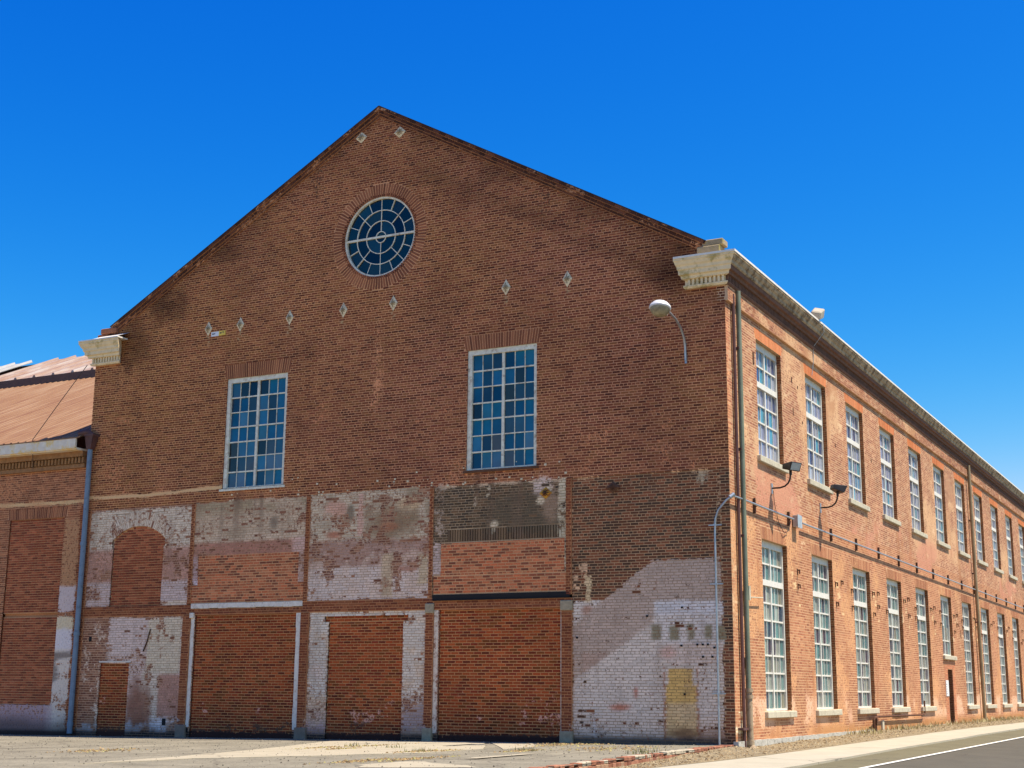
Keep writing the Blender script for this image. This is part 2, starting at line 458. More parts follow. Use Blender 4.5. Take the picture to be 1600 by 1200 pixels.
JOINT = 0.017
JT = JOINT
def courses(br, plane, u0, u1, z0, z1, off, style, colf, ch=0.0655, bl=0.2115, holes=(), clip=None, back=None, header=6, proud=0.005, phase=0.0, split=0.0, jt=None, jit=.004):
    JT = jt or JOINT
    k0 = int(math.floor(z0 / ch)); k1 = int(math.ceil(z1 / ch))
    A, B, ZA, ZB = [], [], [], []
    for k in range(k0, k1):
        za, zb = max(k * ch + JT / 2, z0 + .002), min((k + 1) * ch - JT / 2, z1 - .002)
        if zb - za < 0.015: continue
        zm = (za + zb) / 2
        iv = [(u0 + .003, u1 - .003)]
        if clip is not None:
            a, b = clip(zb)
            iv = [(max(p, a), min(q, b)) for p, q in iv if min(q, b) - max(p, a) > .02]
        for h in holes:
            if h[0] == 'c':
                t = h[3] ** 2 - (zm - h[2]) ** 2
                if t > 0: iv = sub_iv(iv, h[1] - math.sqrt(t), h[1] + math.sqrt(t))
            elif zm > h[2] and zm < h[3]: iv = sub_iv(iv, h[0], h[1])
        hd = header and (k % header == 0)
        L = bl / 2 if hd else bl
        ph = (phase + (k % 2) * bl / 2 + (bl / 4 if hd else 0) + (hash2(np.int64(k), np.int64(3), 5) - .5) * .03) 
        for (a, b) in iv:
            i0 = math.floor((a - ph) / L); i1 = math.ceil((b - ph) / L)
            e = ph + np.arange(i0, i1 + 1) * L + (RNG.random(i1 - i0 + 1) - .5) * .008
            p, q = np.maximum(e[:-1] + JT / 2, a), np.minimum(e[1:] - JT / 2, b)
            ok = (q - p) > 0.025
            A.append(p[ok]); B.append(q[ok]); ZA.append(np.full(ok.sum(), za)); ZB.append(np.full(ok.sum(), zb))
    if not A: return
    A, B, ZA, ZB = map(np.concatenate, (A, B, ZA, ZB))
    n = len(A)
    bk = (min(0, off) - .03) if back is None else back
    dep = off + proud + (RNG.random(n) - .5) * jit
    if not split:
        br.add(plane, A, B, ZA, ZB, bk, dep, style, colf)
        return
    # long bricks as a few abutting slices of one colour, so that paint edges fall where they are
    k = np.maximum(1, np.round((B - A) / split).astype(int)); i = np.repeat(np.arange(n), k)
    t = np.concatenate([np.arange(q) for q in k])
    a = A[i] + (B - A)[i] * t / k[i]; b = A[i] + (B - A)[i] * (t + 1) / k[i]
    br.add(plane, a, b, ZA[i], ZB[i], bk, dep[i], style, colf, ids=i + RNG.integers(0, 1 << 20), ends=True)

def quads(br, plane, Q, d0, d1, style, colf):
    """free quads (n,4,2) on a plane as bricks (voussoirs, soldiers)"""
    Q = np.asarray(Q); n = len(Q)
    us, zs = Q[..., 0], Q[..., 1]
    dd = np.repeat((d1 + (RNG.random(n) - .5) * .003)[:, None], 4, 1)
    F = plane.P(us, dd, zs); B = plane.P(us, np.full((n, 4), d0), zs)
    c, pn = colf(us, zs, style, n)
    br.q.append(np.concatenate([F, B], 1)); br.clr.append(np.concatenate([c, c], 1)); br.pn.append(np.concatenate([pn, pn], 1))
def soldiers(u0, u1, z0, z1, flare=0.0, w=0.07):
    n = max(2, int(round((u1 - u0) / w))); out = []
    g = JT * .62 / (u1 - u0)
    for i in range(n):
        a, b = i / n + g, (i + 1) / n - g
        lo = lambda t: u0 + t * (u1 - u0); hi = lambda t: u0 - flare + t * (u1 - u0 + 2 * flare)
        out.append([(lo(a), z0 + .003), (lo(b), z0 + .003), (hi(b), z1 - .003), (hi(a), z1 - .003)])
    return np.array(out)
def ringq(cx, cz, r0, r1, t0, t1, n):
    out = []
    for i in range(n):
        a = t0 + (t1 - t0) * (i + .16) / n; b = t0 + (t1 - t0) * (i + .84) / n
        out.append([(cx + r0 * math.cos(b), cz + r0 * math.sin(b)), (cx + r0 * math.cos(a), cz + r0 * math.sin(a)),
                    (cx + r1 * math.cos(a), cz + r1 * math.sin(a)), (cx + r1 * math.cos(b), cz + r1 * math.sin(b))])
    return np.array(out)

# ------------------------------------------------------------------ colours of the bricks, the mortar and the old paint on them
STY = {   # palette of brick colours (as seen), mortar colour, light factor
    'upper':  ([(94, 54, 39), (104, 62, 45), (114, 72, 52), (98, 56, 43), (120, 80, 56), (78, 44, 34), (108, 72, 48)], (172, 132, 104), AF),
    'strip':  ([(112, 66, 46), (104, 58, 42), (120, 76, 54), (96, 54, 42)], (136, 100, 76), AF),
    'panel':  ([(100, 70, 58), (110, 78, 64), (92, 62, 54), (120, 90, 76)], (140, 118, 104), AF),
    'dark':   ([(64, 54, 45), (72, 61, 50), (56, 48, 42), (82, 66, 53)], (116, 104, 90), AF),
    'dark2':  ([(68, 57, 47), (76, 64, 52), (62, 52, 44)], (112, 100, 86), AF),
    'p5':     ([(84, 55, 43), (72, 52, 43), (96, 60, 46), (64, 50, 43), (106, 68, 51)], (134, 114, 95), AF),
    'infill': ([(140, 66, 36), (126, 58, 33), (116, 50, 33), (150, 76, 42), (96, 44, 29), (134, 68, 39), (108, 60, 31)], (184, 140, 104), AF),
    'lint_f': ([(98, 63, 48), (106, 71, 54), (92, 58, 45), (86, 54, 42)], (160, 124, 98), AF),
    'infill2': ([(166, 100, 74), (148, 88, 64), (118, 70, 54), (172, 114, 86), (100, 60, 48), (156, 90, 64)], (190, 154, 124), AF),
    'infill3': ([(134, 74, 54), (122, 66, 50), (108, 58, 46), (144, 86, 64)], (170, 132, 104), AF),
    'coping': ([(66, 42, 36), (78, 50, 42), (58, 38, 34), (88, 58, 48)], (112, 84, 68), AF),
    'left':   ([(106, 68, 52), (116, 76, 58), (94, 60, 48), (126, 86, 66)], (150, 118, 96), AF),
    'side':   ([(205, 140, 103), (197, 130, 95), (211, 149, 111), (190, 122, 91), (203, 137, 102), (178, 111, 83)], (230, 182, 142), AS),
    'sidehi': ([(199, 138, 104), (191, 126, 96), (207, 149, 114), (182, 117, 91), (218, 166, 132), (171, 107, 84)], (230, 186, 150), AS),
    'lintel': ([(214, 124, 76), (208, 116, 70), (218, 132, 82)], (212, 126, 82), AS),
    'jamb':   ([(190, 120, 80), (176, 104, 70)], (214, 170, 130), AS),  # same brick as the wall, darkened through DIM for the reveal's shade
    'sidein': ([(208, 136, 100), (214, 144, 106), (200, 126, 94)], (232, 190, 152), AS),
}
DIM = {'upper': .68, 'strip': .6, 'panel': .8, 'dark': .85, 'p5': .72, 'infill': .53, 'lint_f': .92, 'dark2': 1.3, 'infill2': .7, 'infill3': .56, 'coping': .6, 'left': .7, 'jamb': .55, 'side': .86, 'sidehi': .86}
PALS = {k: (np.array([f(*c) for c in p]) * DIM.get(k, 1.0), f(*m) * min(1.0, DIM.get(k, 1.0) + (.16 if not k.startswith('side') else .06))) for k, (p, m, f) in STY.items()}

def base_col(u, z, style, n, ids=None):
    pal, mor = PALS[style]
    if n is None:
        c = np.repeat(mor[None], len(u), 0)
        return c * (0.8 + 0.4 * fbm(u, z, .8, 31))[:, None]
    if ids is None: ids = np.arange(n) + RNG.integers(0, 1 << 20)
    ii = (hash2(ids, ids * 0 + 17, 5) * (len(pal) - .001)).astype(int)
    vr = .16 if style.startswith(('side', 'lintel')) else .36
    c = pal[ii] * (1 - vr / 2 + vr * hash2(ids, ids * 0 + 29, 6))[:, None]
    um, zm = u.mean(1), z.mean(1)
    c = c * (0.78 + 0.44 * fbm(um, zm, 1.3, 41))[:, None]
    return np.repeat(c[:, None, :], 4, 1)

class Coat:
    """old paint, stains and smears in wall coordinates: colour and coverage"""
    def __init__(s, u, z):
        s.u, s.z = u, z
        s.c = np.zeros(u.shape + (3,)); s.a = np.zeros(u.shape)
        s.n1, s.n2, s.n3 = fbm(u, z, .9, 3), fbm(u, z, .28, 7), vn(u, z, .09, 9)
    def put(s, m, rgb, cov):
        """lays coverage cov (0..1, array or number) of colour rgb where m (0..1)"""
        a = np.clip(m * cov, 0, 1)
        t = a / np.maximum(a + s.a * (1 - a), 1e-6)
        s.c = s.c * (1 - t[..., None]) + np.asarray(rgb) * t[..., None]
        s.a = a + s.a * (1 - a)
    def rect(s, u0, u1, z0, z1, e=.03):
        w = (s.n2 - .5) * e * 3
        return sst(-e, e, s.u - u0 + w) * sst(-e, e, u1 - s.u + w) * sst(-e, e, s.z - z0 + w) * sst(-e, e, z1 - s.z + w)
    def half(s, au, az, bu, bz, e=.04):
        """1 on the left of the line a -> b"""
        d = ((bu - au) * (s.z - az) - (bz - az) * (s.u - au)) / math.hypot(bu - au, bz - az)
        return sst(-e, e, d + (s.n2 - .5) * e)
    def blob(s, cu, cz, ru, rz, soft=.6):
        d = np.sqrt(((s.u - cu) / ru) ** 2 + ((s.z - cz) / rz) ** 2) + (s.n2 - .5) * .5 + (s.n1 - .5) * .6
        return 1 - sst(1 - soft, 1 + soft * .3, d)

W_ = AF(196, 190, 182); WW = AF(214, 212, 212); LAV = AF(146, 137, 142)
GRY = AF(150, 140, 128); GRYP = AF(112, 106, 92); BRN = AF(112, 76, 58); DRT = AF(62, 48, 42); YEL = AF(206, 176, 112)

def stain_front(u, z):
    """old soot, rust and water stains on the bare gable bricks: factor on the brick colour"""
    k = np.ones(u.shape)
    n1, n2 = fbm(u, z, 1.6, 61), fbm(u, z, .5, 63)
    rake = 16.72 - .56 * np.abs(u + 9.72)
    d = rake - z
    sp = np.where(u > -9.72, 1.0, 0.35)
    k *= 1 - .26 * sp * np.exp(-((d - 1.15 - .2 * n1) / .28) ** 2) * sst(-9.4, -8.0, u + 1.5 * (u < -9.72)) * (.5 + n2)
    k *= 1 - .35 * sst(.9, .1, d) * (.4 + .8 * n1)
    def bl(cu, cz, ru, rz, a):
        dd = np.sqrt(((u - cu) / ru) ** 2 + ((z - cz) / rz) ** 2) + (n2 - .5) * .7
        return 1 - a * (1 - sst(.4, 1.15, dd))
    k *= bl(-1.25, 10.95, .75, 1.0, .38) * bl(-1.0, 11.1, 1.1, .6, .3) * bl(-3.2, 12.9, 1.7, .5, .22)
    k *= bl(-18.2, 10.9, .7, .9, .5) * bl(-17.2, 12.2, .5, .9, .55) * bl(-16.6, 11.9, .5, .6, .45) * bl(-14.8, 13.3, .8, .4, .35)
    k *= bl(-6.0, 14.2, 1.2, .35, .25)
    k *= 1 - .12 * sst(.5, .7, n1)
    return np.clip(k, .3, 1.2)

def coat_front(u, z):
    k = Coat(u, z)
    n1, n2, n3 = k.n1, k.n2, k.n3
    up = sst(6.1, 6.2, z)
    # smeared mortar, efflorescence and the old flashing line on the upper field
    k.put(up * sst(.50, .72, fbm(u, z, 2.2, 71) * .6 + n2 * .45) * sst(10.9, 8.5, z) , AF(142, 98, 74), .38)
    k.put(up * sst(.34, .02, np.abs(u + 9.62 + .15 * (n1 - .5))) * sst(7.4, 9.0, z) * sst(11.6, 10.5, z) * (.45 + .9 * n2), AF(150, 110, 86), .42)
    k.put(sst(.35, .1, np.abs(u + 18.62)) * sst(8.6, 9.4, z) * sst(10.6, 10.3, z), AF(132, 98, 68), .4 * n2 + .1)
    lz = 6.50 + .05 * np.sin(u * .8)
    k.put(sst(.06, .035, np.abs(z - lz - .05 * (n2 - .5))) * sst(-14.2, -14.5, u), AF(158, 136, 108), .95)
    for du in (-15.36, -14.22, -12.52, -10.74, -9.15, -5.78, -4.06):
        k.put(sst(.12, .04, np.abs(u - du)) * sst(10.3, 10.8, z) * sst(10.95, 10.9, z), AF(120, 108, 88), .5)
    lo = z < 6.13
    # ---- first bay
    b = k.rect(-19.32, -15.56, 3.34, 6.07)
    k.put(b * sst(4.85, 5.1, z + .1 * n2), W_, .72 + .22 * n1)
    rr_ = np.hypot(u + 17.47, z - 4.18)
    k.a = np.where((rr_ > 1.38) & (rr_ < 1.83) & (z > 5.0), k.a * (.55 + .5 * vn(u, z, .05, 131)), k.a)
    k.put(b * sst(5.05, 4.85, z) * sst(3.98, 4.06, z), AF(132, 104, 98), .62 + .25 * n2)
    k.put(b * sst(4.06, 3.98, z), AF(140, 130, 134), .9)
    k.put(b * sst(-16.5, -16.4, u) * sst(3.85, 3.75, z) * sst(5.0, 4.9, z), LAV, .55)
    k.put(k.rect(-16.5, -15.6, 3.34, 3.47, .015), AF(178, 168, 160), .95)
    b = k.rect(-19.3, -15.62, -.35, 3.02)
    k.put(b * sst(-18.5, -18.3, u), AF(176, 164, 166), (.45 + .4 * n1) * sst(-.1, 1.2, z + .9 * n1))
    k.put(k.rect(-18.3, -15.68, 2.0, 3.02), AF(190, 180, 184), .5 + .4 * n2)
    k.put(k.rect(-16.9, -15.7, 1.5, 3.0), AF(212, 206, 190), .8)
    k.put(k.rect(-17.0, -16.4, .3, 1.6, .08), AF(206, 200, 192), .55 + .3 * n2)
    k.put(k.rect(-16.42, -15.68, .35, 1.48), AF(118, 78, 66), .62)
    k.put(k.blob(-17.1, .55, .5, .8), AF(96, 60, 46), .8)
    k.put(k.rect(-19.25, -18.45, -.2, 3.0) * sst(.45, .6, n2), AF(186, 172, 164), .5)
    k.put(b * sst(.45, .05, z) * sst(.42, .6, n2), AF(170, 180, 200), .8)
    k.put(sst(.06, .03, np.abs(u + 18.62)) * b * sst(1.9, 1.7, z), AF(210, 200, 190), .7 * n2 + .2)
    # ---- second bay
    b = k.rect(-15.46, -11.69, 3.38, 6.11)
    k.put(b * sst(4.95, 5.1, z), AF(140, 130, 118), .55 + .35 * n2)
    k.put(b * sst(5.3, 5.1, z) * sst(4.95, 5.05, z), AF(172, 160, 148), .6)
    k.put(b * sst(5.6, 6.0, z) * sst(.4, .6, n1), AF(112, 104, 88), .75)
    k.put(b * sst(5.05, 4.95, z) * sst(4.6, 4.66, z), AF(126, 92, 84), .72)
    k.put(b * sst(-12.2, -12.0, u) * sst(5.1, 5.0, z), AF(150, 132, 132), .75)
    k.put(b * sst(-15.2, -15.3, u) * sst(4.7, 4.6, z), AF(140, 122, 130), .8)
    k.put(b * sst(-15.1, -15.3, u) * sst(4.1, 3.9, z), AF(150, 144, 160), .9)
    k.put(k.blob(-12.75, 5.45, .18, .2), AF(90, 84, 78), .8); k.put(k.blob(-14.1, 5.2, .5, .25), AF(110, 100, 88), .5)
    # ---- third bay
    b = k.rect(-11.57, -7.88, 3.36, 6.15)
    k.put(b * sst(4.75, 4.95, z + .3 * (n1 - .5)), AF(142, 136, 126), .5 + .4 * n2)
    k.put(b * sst(5.0, 5.3, z) * sst(.48, .66, fbm(u, z, .7, 119)), AF(108, 98, 84), .7)
    k.put(k.blob(-9.0, 5.35, .95, .55), AF(98, 82, 64), .75)
    k.put(k.blob(-8.5, 5.75, .5, .2), AF(150, 132, 108), .6)
    k.put(k.blob(-9.1, 5.2, .35, .16), AF(124, 76, 58), .6); k.put(k.blob(-10.8, 5.05, .3, .1), AF(128, 74, 56), .7)
    k.put(k.blob(-10.75, 5.75, .42, .25), AF(156, 124, 116), .75); k.put(k.blob(-10.3, 5.6, .12, .28), AF(84, 80, 72), .8)
    k.put(k.rect(-10.05, -9.9, 5.0, 6.1), AF(150, 122, 118), .7)
    k.put(b * sst(4.95, 4.75, z + .3 * (n1 - .5)) * sst(4.1, 4.25, z), AF(124, 104, 100), .6 + .3 * n2)
    k.put(b * sst(4.25, 4.15, z), AF(148, 142, 144), .82 + .1 * n2)
    k.put(b * sst(4.7, 4.5, z) * sst(.5, .62, n2), AF(170, 156, 150), .6)
    k.put(k.rect(-9.27, -8.93, 3.42, 4.5), AF(142, 130, 114), .9); k.put(k.rect(-8.2, -7.92, 3.72, 4.46), AF(140, 130, 114), .9)
    k.put(k.rect(-8.93, -8.22, 4.05, 4.17), AF(128, 92, 82), .8)
    b = k.rect(-11.46, -7.93, -.3, 3.08)
    k.put(b * sst(.4, 1.5, z + .7 * (n1 - .5)), WW, .8 + .2 * n2)
    k.put(b * sst(1.2, .6, z + .5 * n1), AF(140, 122, 128), .65)
    k.put(k.rect(-8.55, -7.95, -.2, 1.35) * sst(1.3, .9, z + .4 * n2), AF(112, 104, 110), .75)
    k.put(b * sst(.5, .65, fbm(u, z, .4, 77)), AF(190, 170, 150), .5)
    k.put(k.blob(-11.15, 1.55, .25, .25), AF(150, 140, 140), .6)
    # ---- fourth bay
    b = k.rect(-7.78, -4.09, 4.68, 6.15)
    k.put(k.rect(-7.78, -7.46, 3.9, 6.14, .08), AF(132, 122, 116), .55)
    k.put(k.rect(-7.78, -7.55, 3.9, 4.7), LAV, .7)
    k.put(b * sst(-6.8, -6.0, u + n1 - .5) * sst(4.6, 5.0, z) * sst(6.0, 5.7, z), AF(66, 60, 52), .8)
    k.put(b * sst(.55, .72, n1), AF(84, 76, 64), .5)
    k.put(k.rect(-4.3, -4.09, 3.7, 6.15, .02), AF(176, 172, 158), .55 + .3 * n2)
    k.put(k.blob(-4.72, 6.0, .3, .25), AF(160, 150, 150), .6); k.put(k.blob(-4.5, 5.5, .35, .5), AF(150, 128, 116), .35)
    k.put(k.rect(-7.6, -4.2, 6.06, 6.13, .012) * sst(.35, .5, n2), AF(178, 162, 146), .8)
    k.put(k.rect(-7.6, -4.3, 4.66, 4.705, .012) * sst(.35, .5, n2), AF(176, 164, 142), .9)
    for (pu, pz, pr) in ((-6.55, 5.78, .06), (-6.6, 5.62, .05), (-6.05, 5.1, .09), (-5.05, 4.92, .05), (-6.2, 6.0, .05), (-4.78, 5.62, .1), (-4.55, 5.9, .07), (-6.25, 5.85, .04)):
        k.put(k.blob(pu, pz, pr * 1.3, pr, .4), AF(196, 188, 172), .95)
    k.put(k.rect(-7.6, -4.05, 3.1, 3.28, .02), AF(148, 138, 120), .45 + .4 * n2)
    # ---- fifth bay
    b = k.rect(-3.93, -.24, -.3, 3.2)
    body = b * np.maximum(k.half(-3.95, 2.72, -3.0, 3.24) * 0, 1)
    low = sst(-.2, .9, z + .6 * (n1 - .5))
    k.put(body, AF(178, 174, 176), .48 + .44 * low + .12 * n2)
    k.put(body * sst(.75, .35, z), AF(150, 136, 128), .35)
    k.put(k.rect(-3.92, -3.2, 2.72, 3.2), AF(206, 206, 212), .85)
    k.put(k.blob(-3.55, 2.98, .2, .15), AF(120, 80, 62), .7)
    band = k.half(-3.93, 2.63, -1.92, 4.10, .05) * -1 + 1
    band = band * np.where(u < -1.9, k.half(-3.85, 1.42, -1.93, 2.66, .05), 1.0) * sst(4.13, 4.05, z) * k.rect(-3.93, -.24, 1.3, 4.13) 
    band = band * np.where(u > -1.9, sst(3.1, 3.18, z), 1)
    k.put(band, AF(131, 121, 119), .98)
    k.put(k.rect(-3.7, -2.9, 1.35, 2.0) * band, AF(128, 112, 108), .8)
    wp = k.rect(-1.86, -.22, 2.2, 3.14)
    k.put(wp, AF(186, 186, 194), .85); k.put(k.rect(-1.86, -.22, 2.85, 3.14), AF(176, 180, 194), .95)
    for cu, w in ((-1.83, .12), (-1.41, .12), (-1.0, .08), (-.58, .10), (-.28, .12)):
        k.put(k.rect(cu - w, cu + w, 2.28, 2.62, .03), AF(98, 96, 84), .98)
    k.put(k.rect(-1.6, -.3, 1.75, 2.2), AF(178, 166, 166), .6)
    k.put(k.blob(-1.55, 2.0, .25, .16), AF(150, 120, 116), .6); k.put(k.blob(-2.75, .78, .35, .12), AF(138, 74, 52), .85); k.put(k.blob(-2.35, 1.1, .07, .16), AF(128, 80, 70), .8)
    k.put(k.rect(-1.62, -.9, .15, 1.26, .015), AF(190, 166, 118), .62 + .25 * n2)
    k.put(k.rect(-1.57, -.98, 1.26, 1.64, .012) , YEL, .97); k.put(k.rect(-1.62, -.9, .88, 1.27, .012), YEL, .92)
    for cu in (-1.66, -.87):
        k.put(k.rect(cu - .02, cu + .02, .1, 1.7, .012), AF(112, 66, 40), .9)
    k.put(k.blob(-1.2, .22, .45, .18), AF(80, 54, 40), .75)
    k.put(k.rect(-.86, -.24, -.2, .7) * sst(.5, .2, z), AF(96, 66, 52), .5)
    k.put(sst(.03, .015, np.abs(u + 3.37 + (z - .4) * .02)) * sst(.82, .76, z), AF(216, 220, 232), .95)
    k.put(k.rect(-3.9, -3.55, 3.45, 4.25) * sst(.4, .5, n2), AF(160, 136, 116), .7); k.put(k.rect(-3.62, -3.45, 3.15, 3.8, .03), AF(150, 138, 116), .8)
    k.put(k.blob(-.65, 5.95, .2, .2), AF(128, 120, 108), .6); k.put(k.rect(-.3, -.22, 4.1, 6.1), AF(140, 120, 100), .5)
    k.put(k.rect(-3.9, -.4, 6.06, 6.12, .01) * sst(.5, .6, n2), AF(160, 140, 118), .6)
    # drips of lime, the dirt splash and the wall's shadow strip painted along the foot
    k.put(lo * sst(.35, -.05, z + .25 * (n1 - .5)), DRT, .55)
    peel = sst(.60, .72, fbm(u, z, .42, 88))
    k.a = k.a * (1 - .6 * peel * lo * (1 - .7 * (u > -3.9)))
    stk = sst(.55, .75, fbm(u, z * .12, .22, 121)) 
    k.put(lo * stk * sst(.3, 1.2, z) * .8, AF(92, 76, 68), .32)
    k.put((1 - lo) * stk * sst(2.6, .4, 16.72 - .56 * np.abs(u + 9.72) - z), AF(58, 42, 36), .42)
    for (wa, wb, wz) in ((-14.6, -12.5, 6.45), (-6.9, -4.9, 6.46)):
        k.put(sst(wa - .05, wa + .1, u) * sst(wb + .05, wb - .1, u) * sst(wz + .02, wz - .05, z) * sst(5.2, 6.3, z) * stk, AF(70, 54, 46), .5)
    foot = z - .011 * u
    k.put(lo * sst(.19, .10, foot + .05 * (n2 - .5)) * np.where(u > -4, .75, 1.0), AF(34, 28, 30), .95)  # near-black foot band: base dirt and the shadow strip painted as one
    return k.c, k.a

def col_front(u, z, style, n):
    c = base_col(u, z, style, n, _IDS[0])
    st = stain_front(u, z)
    c = c * np.where(z > 6.12, st, 1.0)[..., None]
    if style == 'upper':
        h = (fbm(u, z, 5.0, 111) * .7 + fbm(u, z, 1.1, 113) * .3 - .5) * 1.6 + np.clip((-8 - u) / 22, -.3, .4)
        c = c * (1 + np.clip(h, -.6, .6)[..., None] * np.array([.10, .16, -.10]))
    if style in ('infill', 'infill2', 'infill3'):
        if n is not None:
            lo = sst(1.3, .1, z)[..., None]
            c = c * (1 - .28 * lo * np.array([1, .9, .75]))
        pc, pa = np.zeros(c.shape), np.zeros(u.shape)
        e1 = fbm(u, z, .5, 81)
        pa = .5 * sst(.58, .75, e1) * sst(1.6, .4, z) * (style == 'infill')
        pa = np.maximum(pa, .7 * sst(.3, 0, z + .2 * e1))
        pc[:] = np.where((z > .3)[..., None], AF(150, 116, 108), DRT)
        ft = sst(.20, .10, z - .011 * u + .05 * (fbm(u, z, .28, 7) - .5))
        pa = np.maximum(pa, .95 * ft); pc = np.where((ft > .3)[..., None], AF(40, 26, 26), pc)  # same foot band on the infill, shadow strip and dirt in one colour
    else:
        pc, pa = coat_front(u, z)
        if style == 'strip': pa = pa * np.where(z < .4, 1, .12)
        if style in ('panel', 'dark', 'p5'):
            if n is None:
                w = pa[..., None]
                c = c * (1 - w) + (c * .25 + .62 * pc * np.array([.74, .66, .62])) * w * .8 + c * w * .12
                pa = pa * .30
            else:
                ids = _IDS[0] if _IDS[0] is not None else np.arange(n)
                h1, h2 = hash2(ids, ids * 0 + 41, 7)[:, None], hash2(ids, ids * 0 + 43, 8)[:, None]
                pa = np.clip(pa * (.80 + .30 * h1) * (.72 + .5 * fbm(u, z, .22, 33)) - .45 * (h2 > .94), 0, 1) ** np.where(pa > .9, .5, 1)
                pc = pc * (.86 + .24 * h2)[..., None]
    return c, np.concatenate([pc, pa[..., None]], -1)

def col_side(u, z, style, n):
    c = base_col(u, z, style, n)
    k = Coat(u, z)
    n1, n2 = k.n1, k.n2
    if style in ('side', 'sidehi'):
        if n is not None:
            dk = sst(.55, .7, fbm(u, z, 2.5, 91)) + .8 * (hash2(np.floor(u[:, :1] * 40).astype(np.int64) + 0 * u.astype(np.int64), np.floor(z[:, :1] * 40).astype(np.int64) + 0 * u.astype(np.int64), 77) > .96)
            c = c * (1 - .18 * dk)[..., None]
        k.put(sst(.45, .75, fbm(u, z, 1.8, 93)) * sst(5.6, 6.4, z), AS(226, 180, 140), .62)
        k.put(sst(.5, .7, fbm(u * .5, z, 1.2, 95)) * sst(7.0, 6.2, z) * sst(4.9, 5.6, z), AS(214, 148, 122), .6)
        k.put(sst(.42, .68, fbm(u, z, 1.5, 141)) * sst(5.6, 5.0, z), AS(226, 168, 122), .55)
        k.put(sst(.60, .74, fbm(u * 1.6, z * .3, .6, 143)), AS(184, 124, 88), .5)
        k.put(sst(.66, .74, fbm(u, z, .35, 145)) * sst(.5, .65, fbm(u, z, 3.0, 147)), AS(236, 198, 160), .6)
        k.put(sst(1.2, .9, z + .4 * (n1 - .5)) * sst(.2, .5, z) * sst(.40, .58, fbm(u, z * .6, 1.1, 97)), AS(236, 190, 160), .62)
        k.put(sst(.45, .1, z) * sst(5.5, 7, u), AS(196, 142, 90), .55)
        k.put(sst(.35, .0, z + .3 * (n1 - .5)), AS(170, 112, 74), .4)
        k.put(k.rect(-.1, .55, .25, .75) * sst(.45, .6, n2), AS(240, 220, 190), .8)
        for i in range(9):
            uu = 4.9 + 4.265 * i
            k.put(k.blob(uu, 3.8, .1, .12, .3) + k.blob(uu + .35, 3.3, .07, .1, .3) + k.blob(uu - .2, 4.1, .05, .14, .3), AS(240, 208, 160), .85)
    k.put(sst(.12, .02, np.abs(u - 24.3)) * 0, AS(230, 200, 160), .5)
    return c, np.concatenate([k.c, k.a[..., None]], -1)

def coat_left(u, z):
    k = Coat(u, z); n1, n2 = k.n1, k.n2
    k.put(sst(.07, .04, np.abs(z - 6.45 - .02 * np.sin(u) - .06 * (n2 - .5))), AF(158, 138, 110), .95)
    k.put(sst(7.35, 7.5, z) * sst(7.8, 7.7, z), AF(124, 92, 52), .6)
    k.put(sst(.5, .7, n1) * sst(6.0, 6.6, z), AF(132, 96, 74), .45)
    for off in (0, -3.75, -7.5):
        r = lambda a, b, c, d, e=.03: k.rect(a + off, b + off, c, d, e)
        k.put(r(-20.45, -19.78, 3.97, 5.95), AF(128, 100, 78), .6)
        k.put(r(-20.45, -19.78, 3.25, 3.97), AF(140, 134, 142), .72 + .25 * n2)
        k.put(r(-20.5, -19.78, 2.7, 3.1), AF(206, 198, 180), .6 + .35 * n2)
        k.put(r(-20.5, -19.78, 2.15, 2.75), AF(150, 150, 162), .7 + .28 * n2)
        k.put(r(-20.6, -19.78, -.2, 2.2) , AF(186, 182, 182), .45 + .45 * sst(.35, .65, fbm(u, z * 3, .6, 55)))
        k.put(r(-20.6, -19.8, 1.2, 2.1) * sst(.5, .6, vn(u * .3, z, .2, 57)), AF(74, 66, 66), .7)
        k.put(r(-23.0, -20.4, -.3, .62), AF(128, 112, 122), .62)
    k.put(sst(.45, -.05, z + .3 * (n1 - .5)), DRT, .6)
    k.put(sst(.2, .08, z - .011 * u), AF(34, 28, 30), .95)  # foot band carried on here, shadow strip and dirt painted together
    return k.c, k.a
def col_left(u, z, style, n):
    c = base_col(u, z, style, n)
    pc, pa = coat_left(u, z)
    if style.startswith('infill'): pa = pa * np.where(z < .65, 1, 0)
    return c, np.concatenate([pc, pa[..., None]], -1)

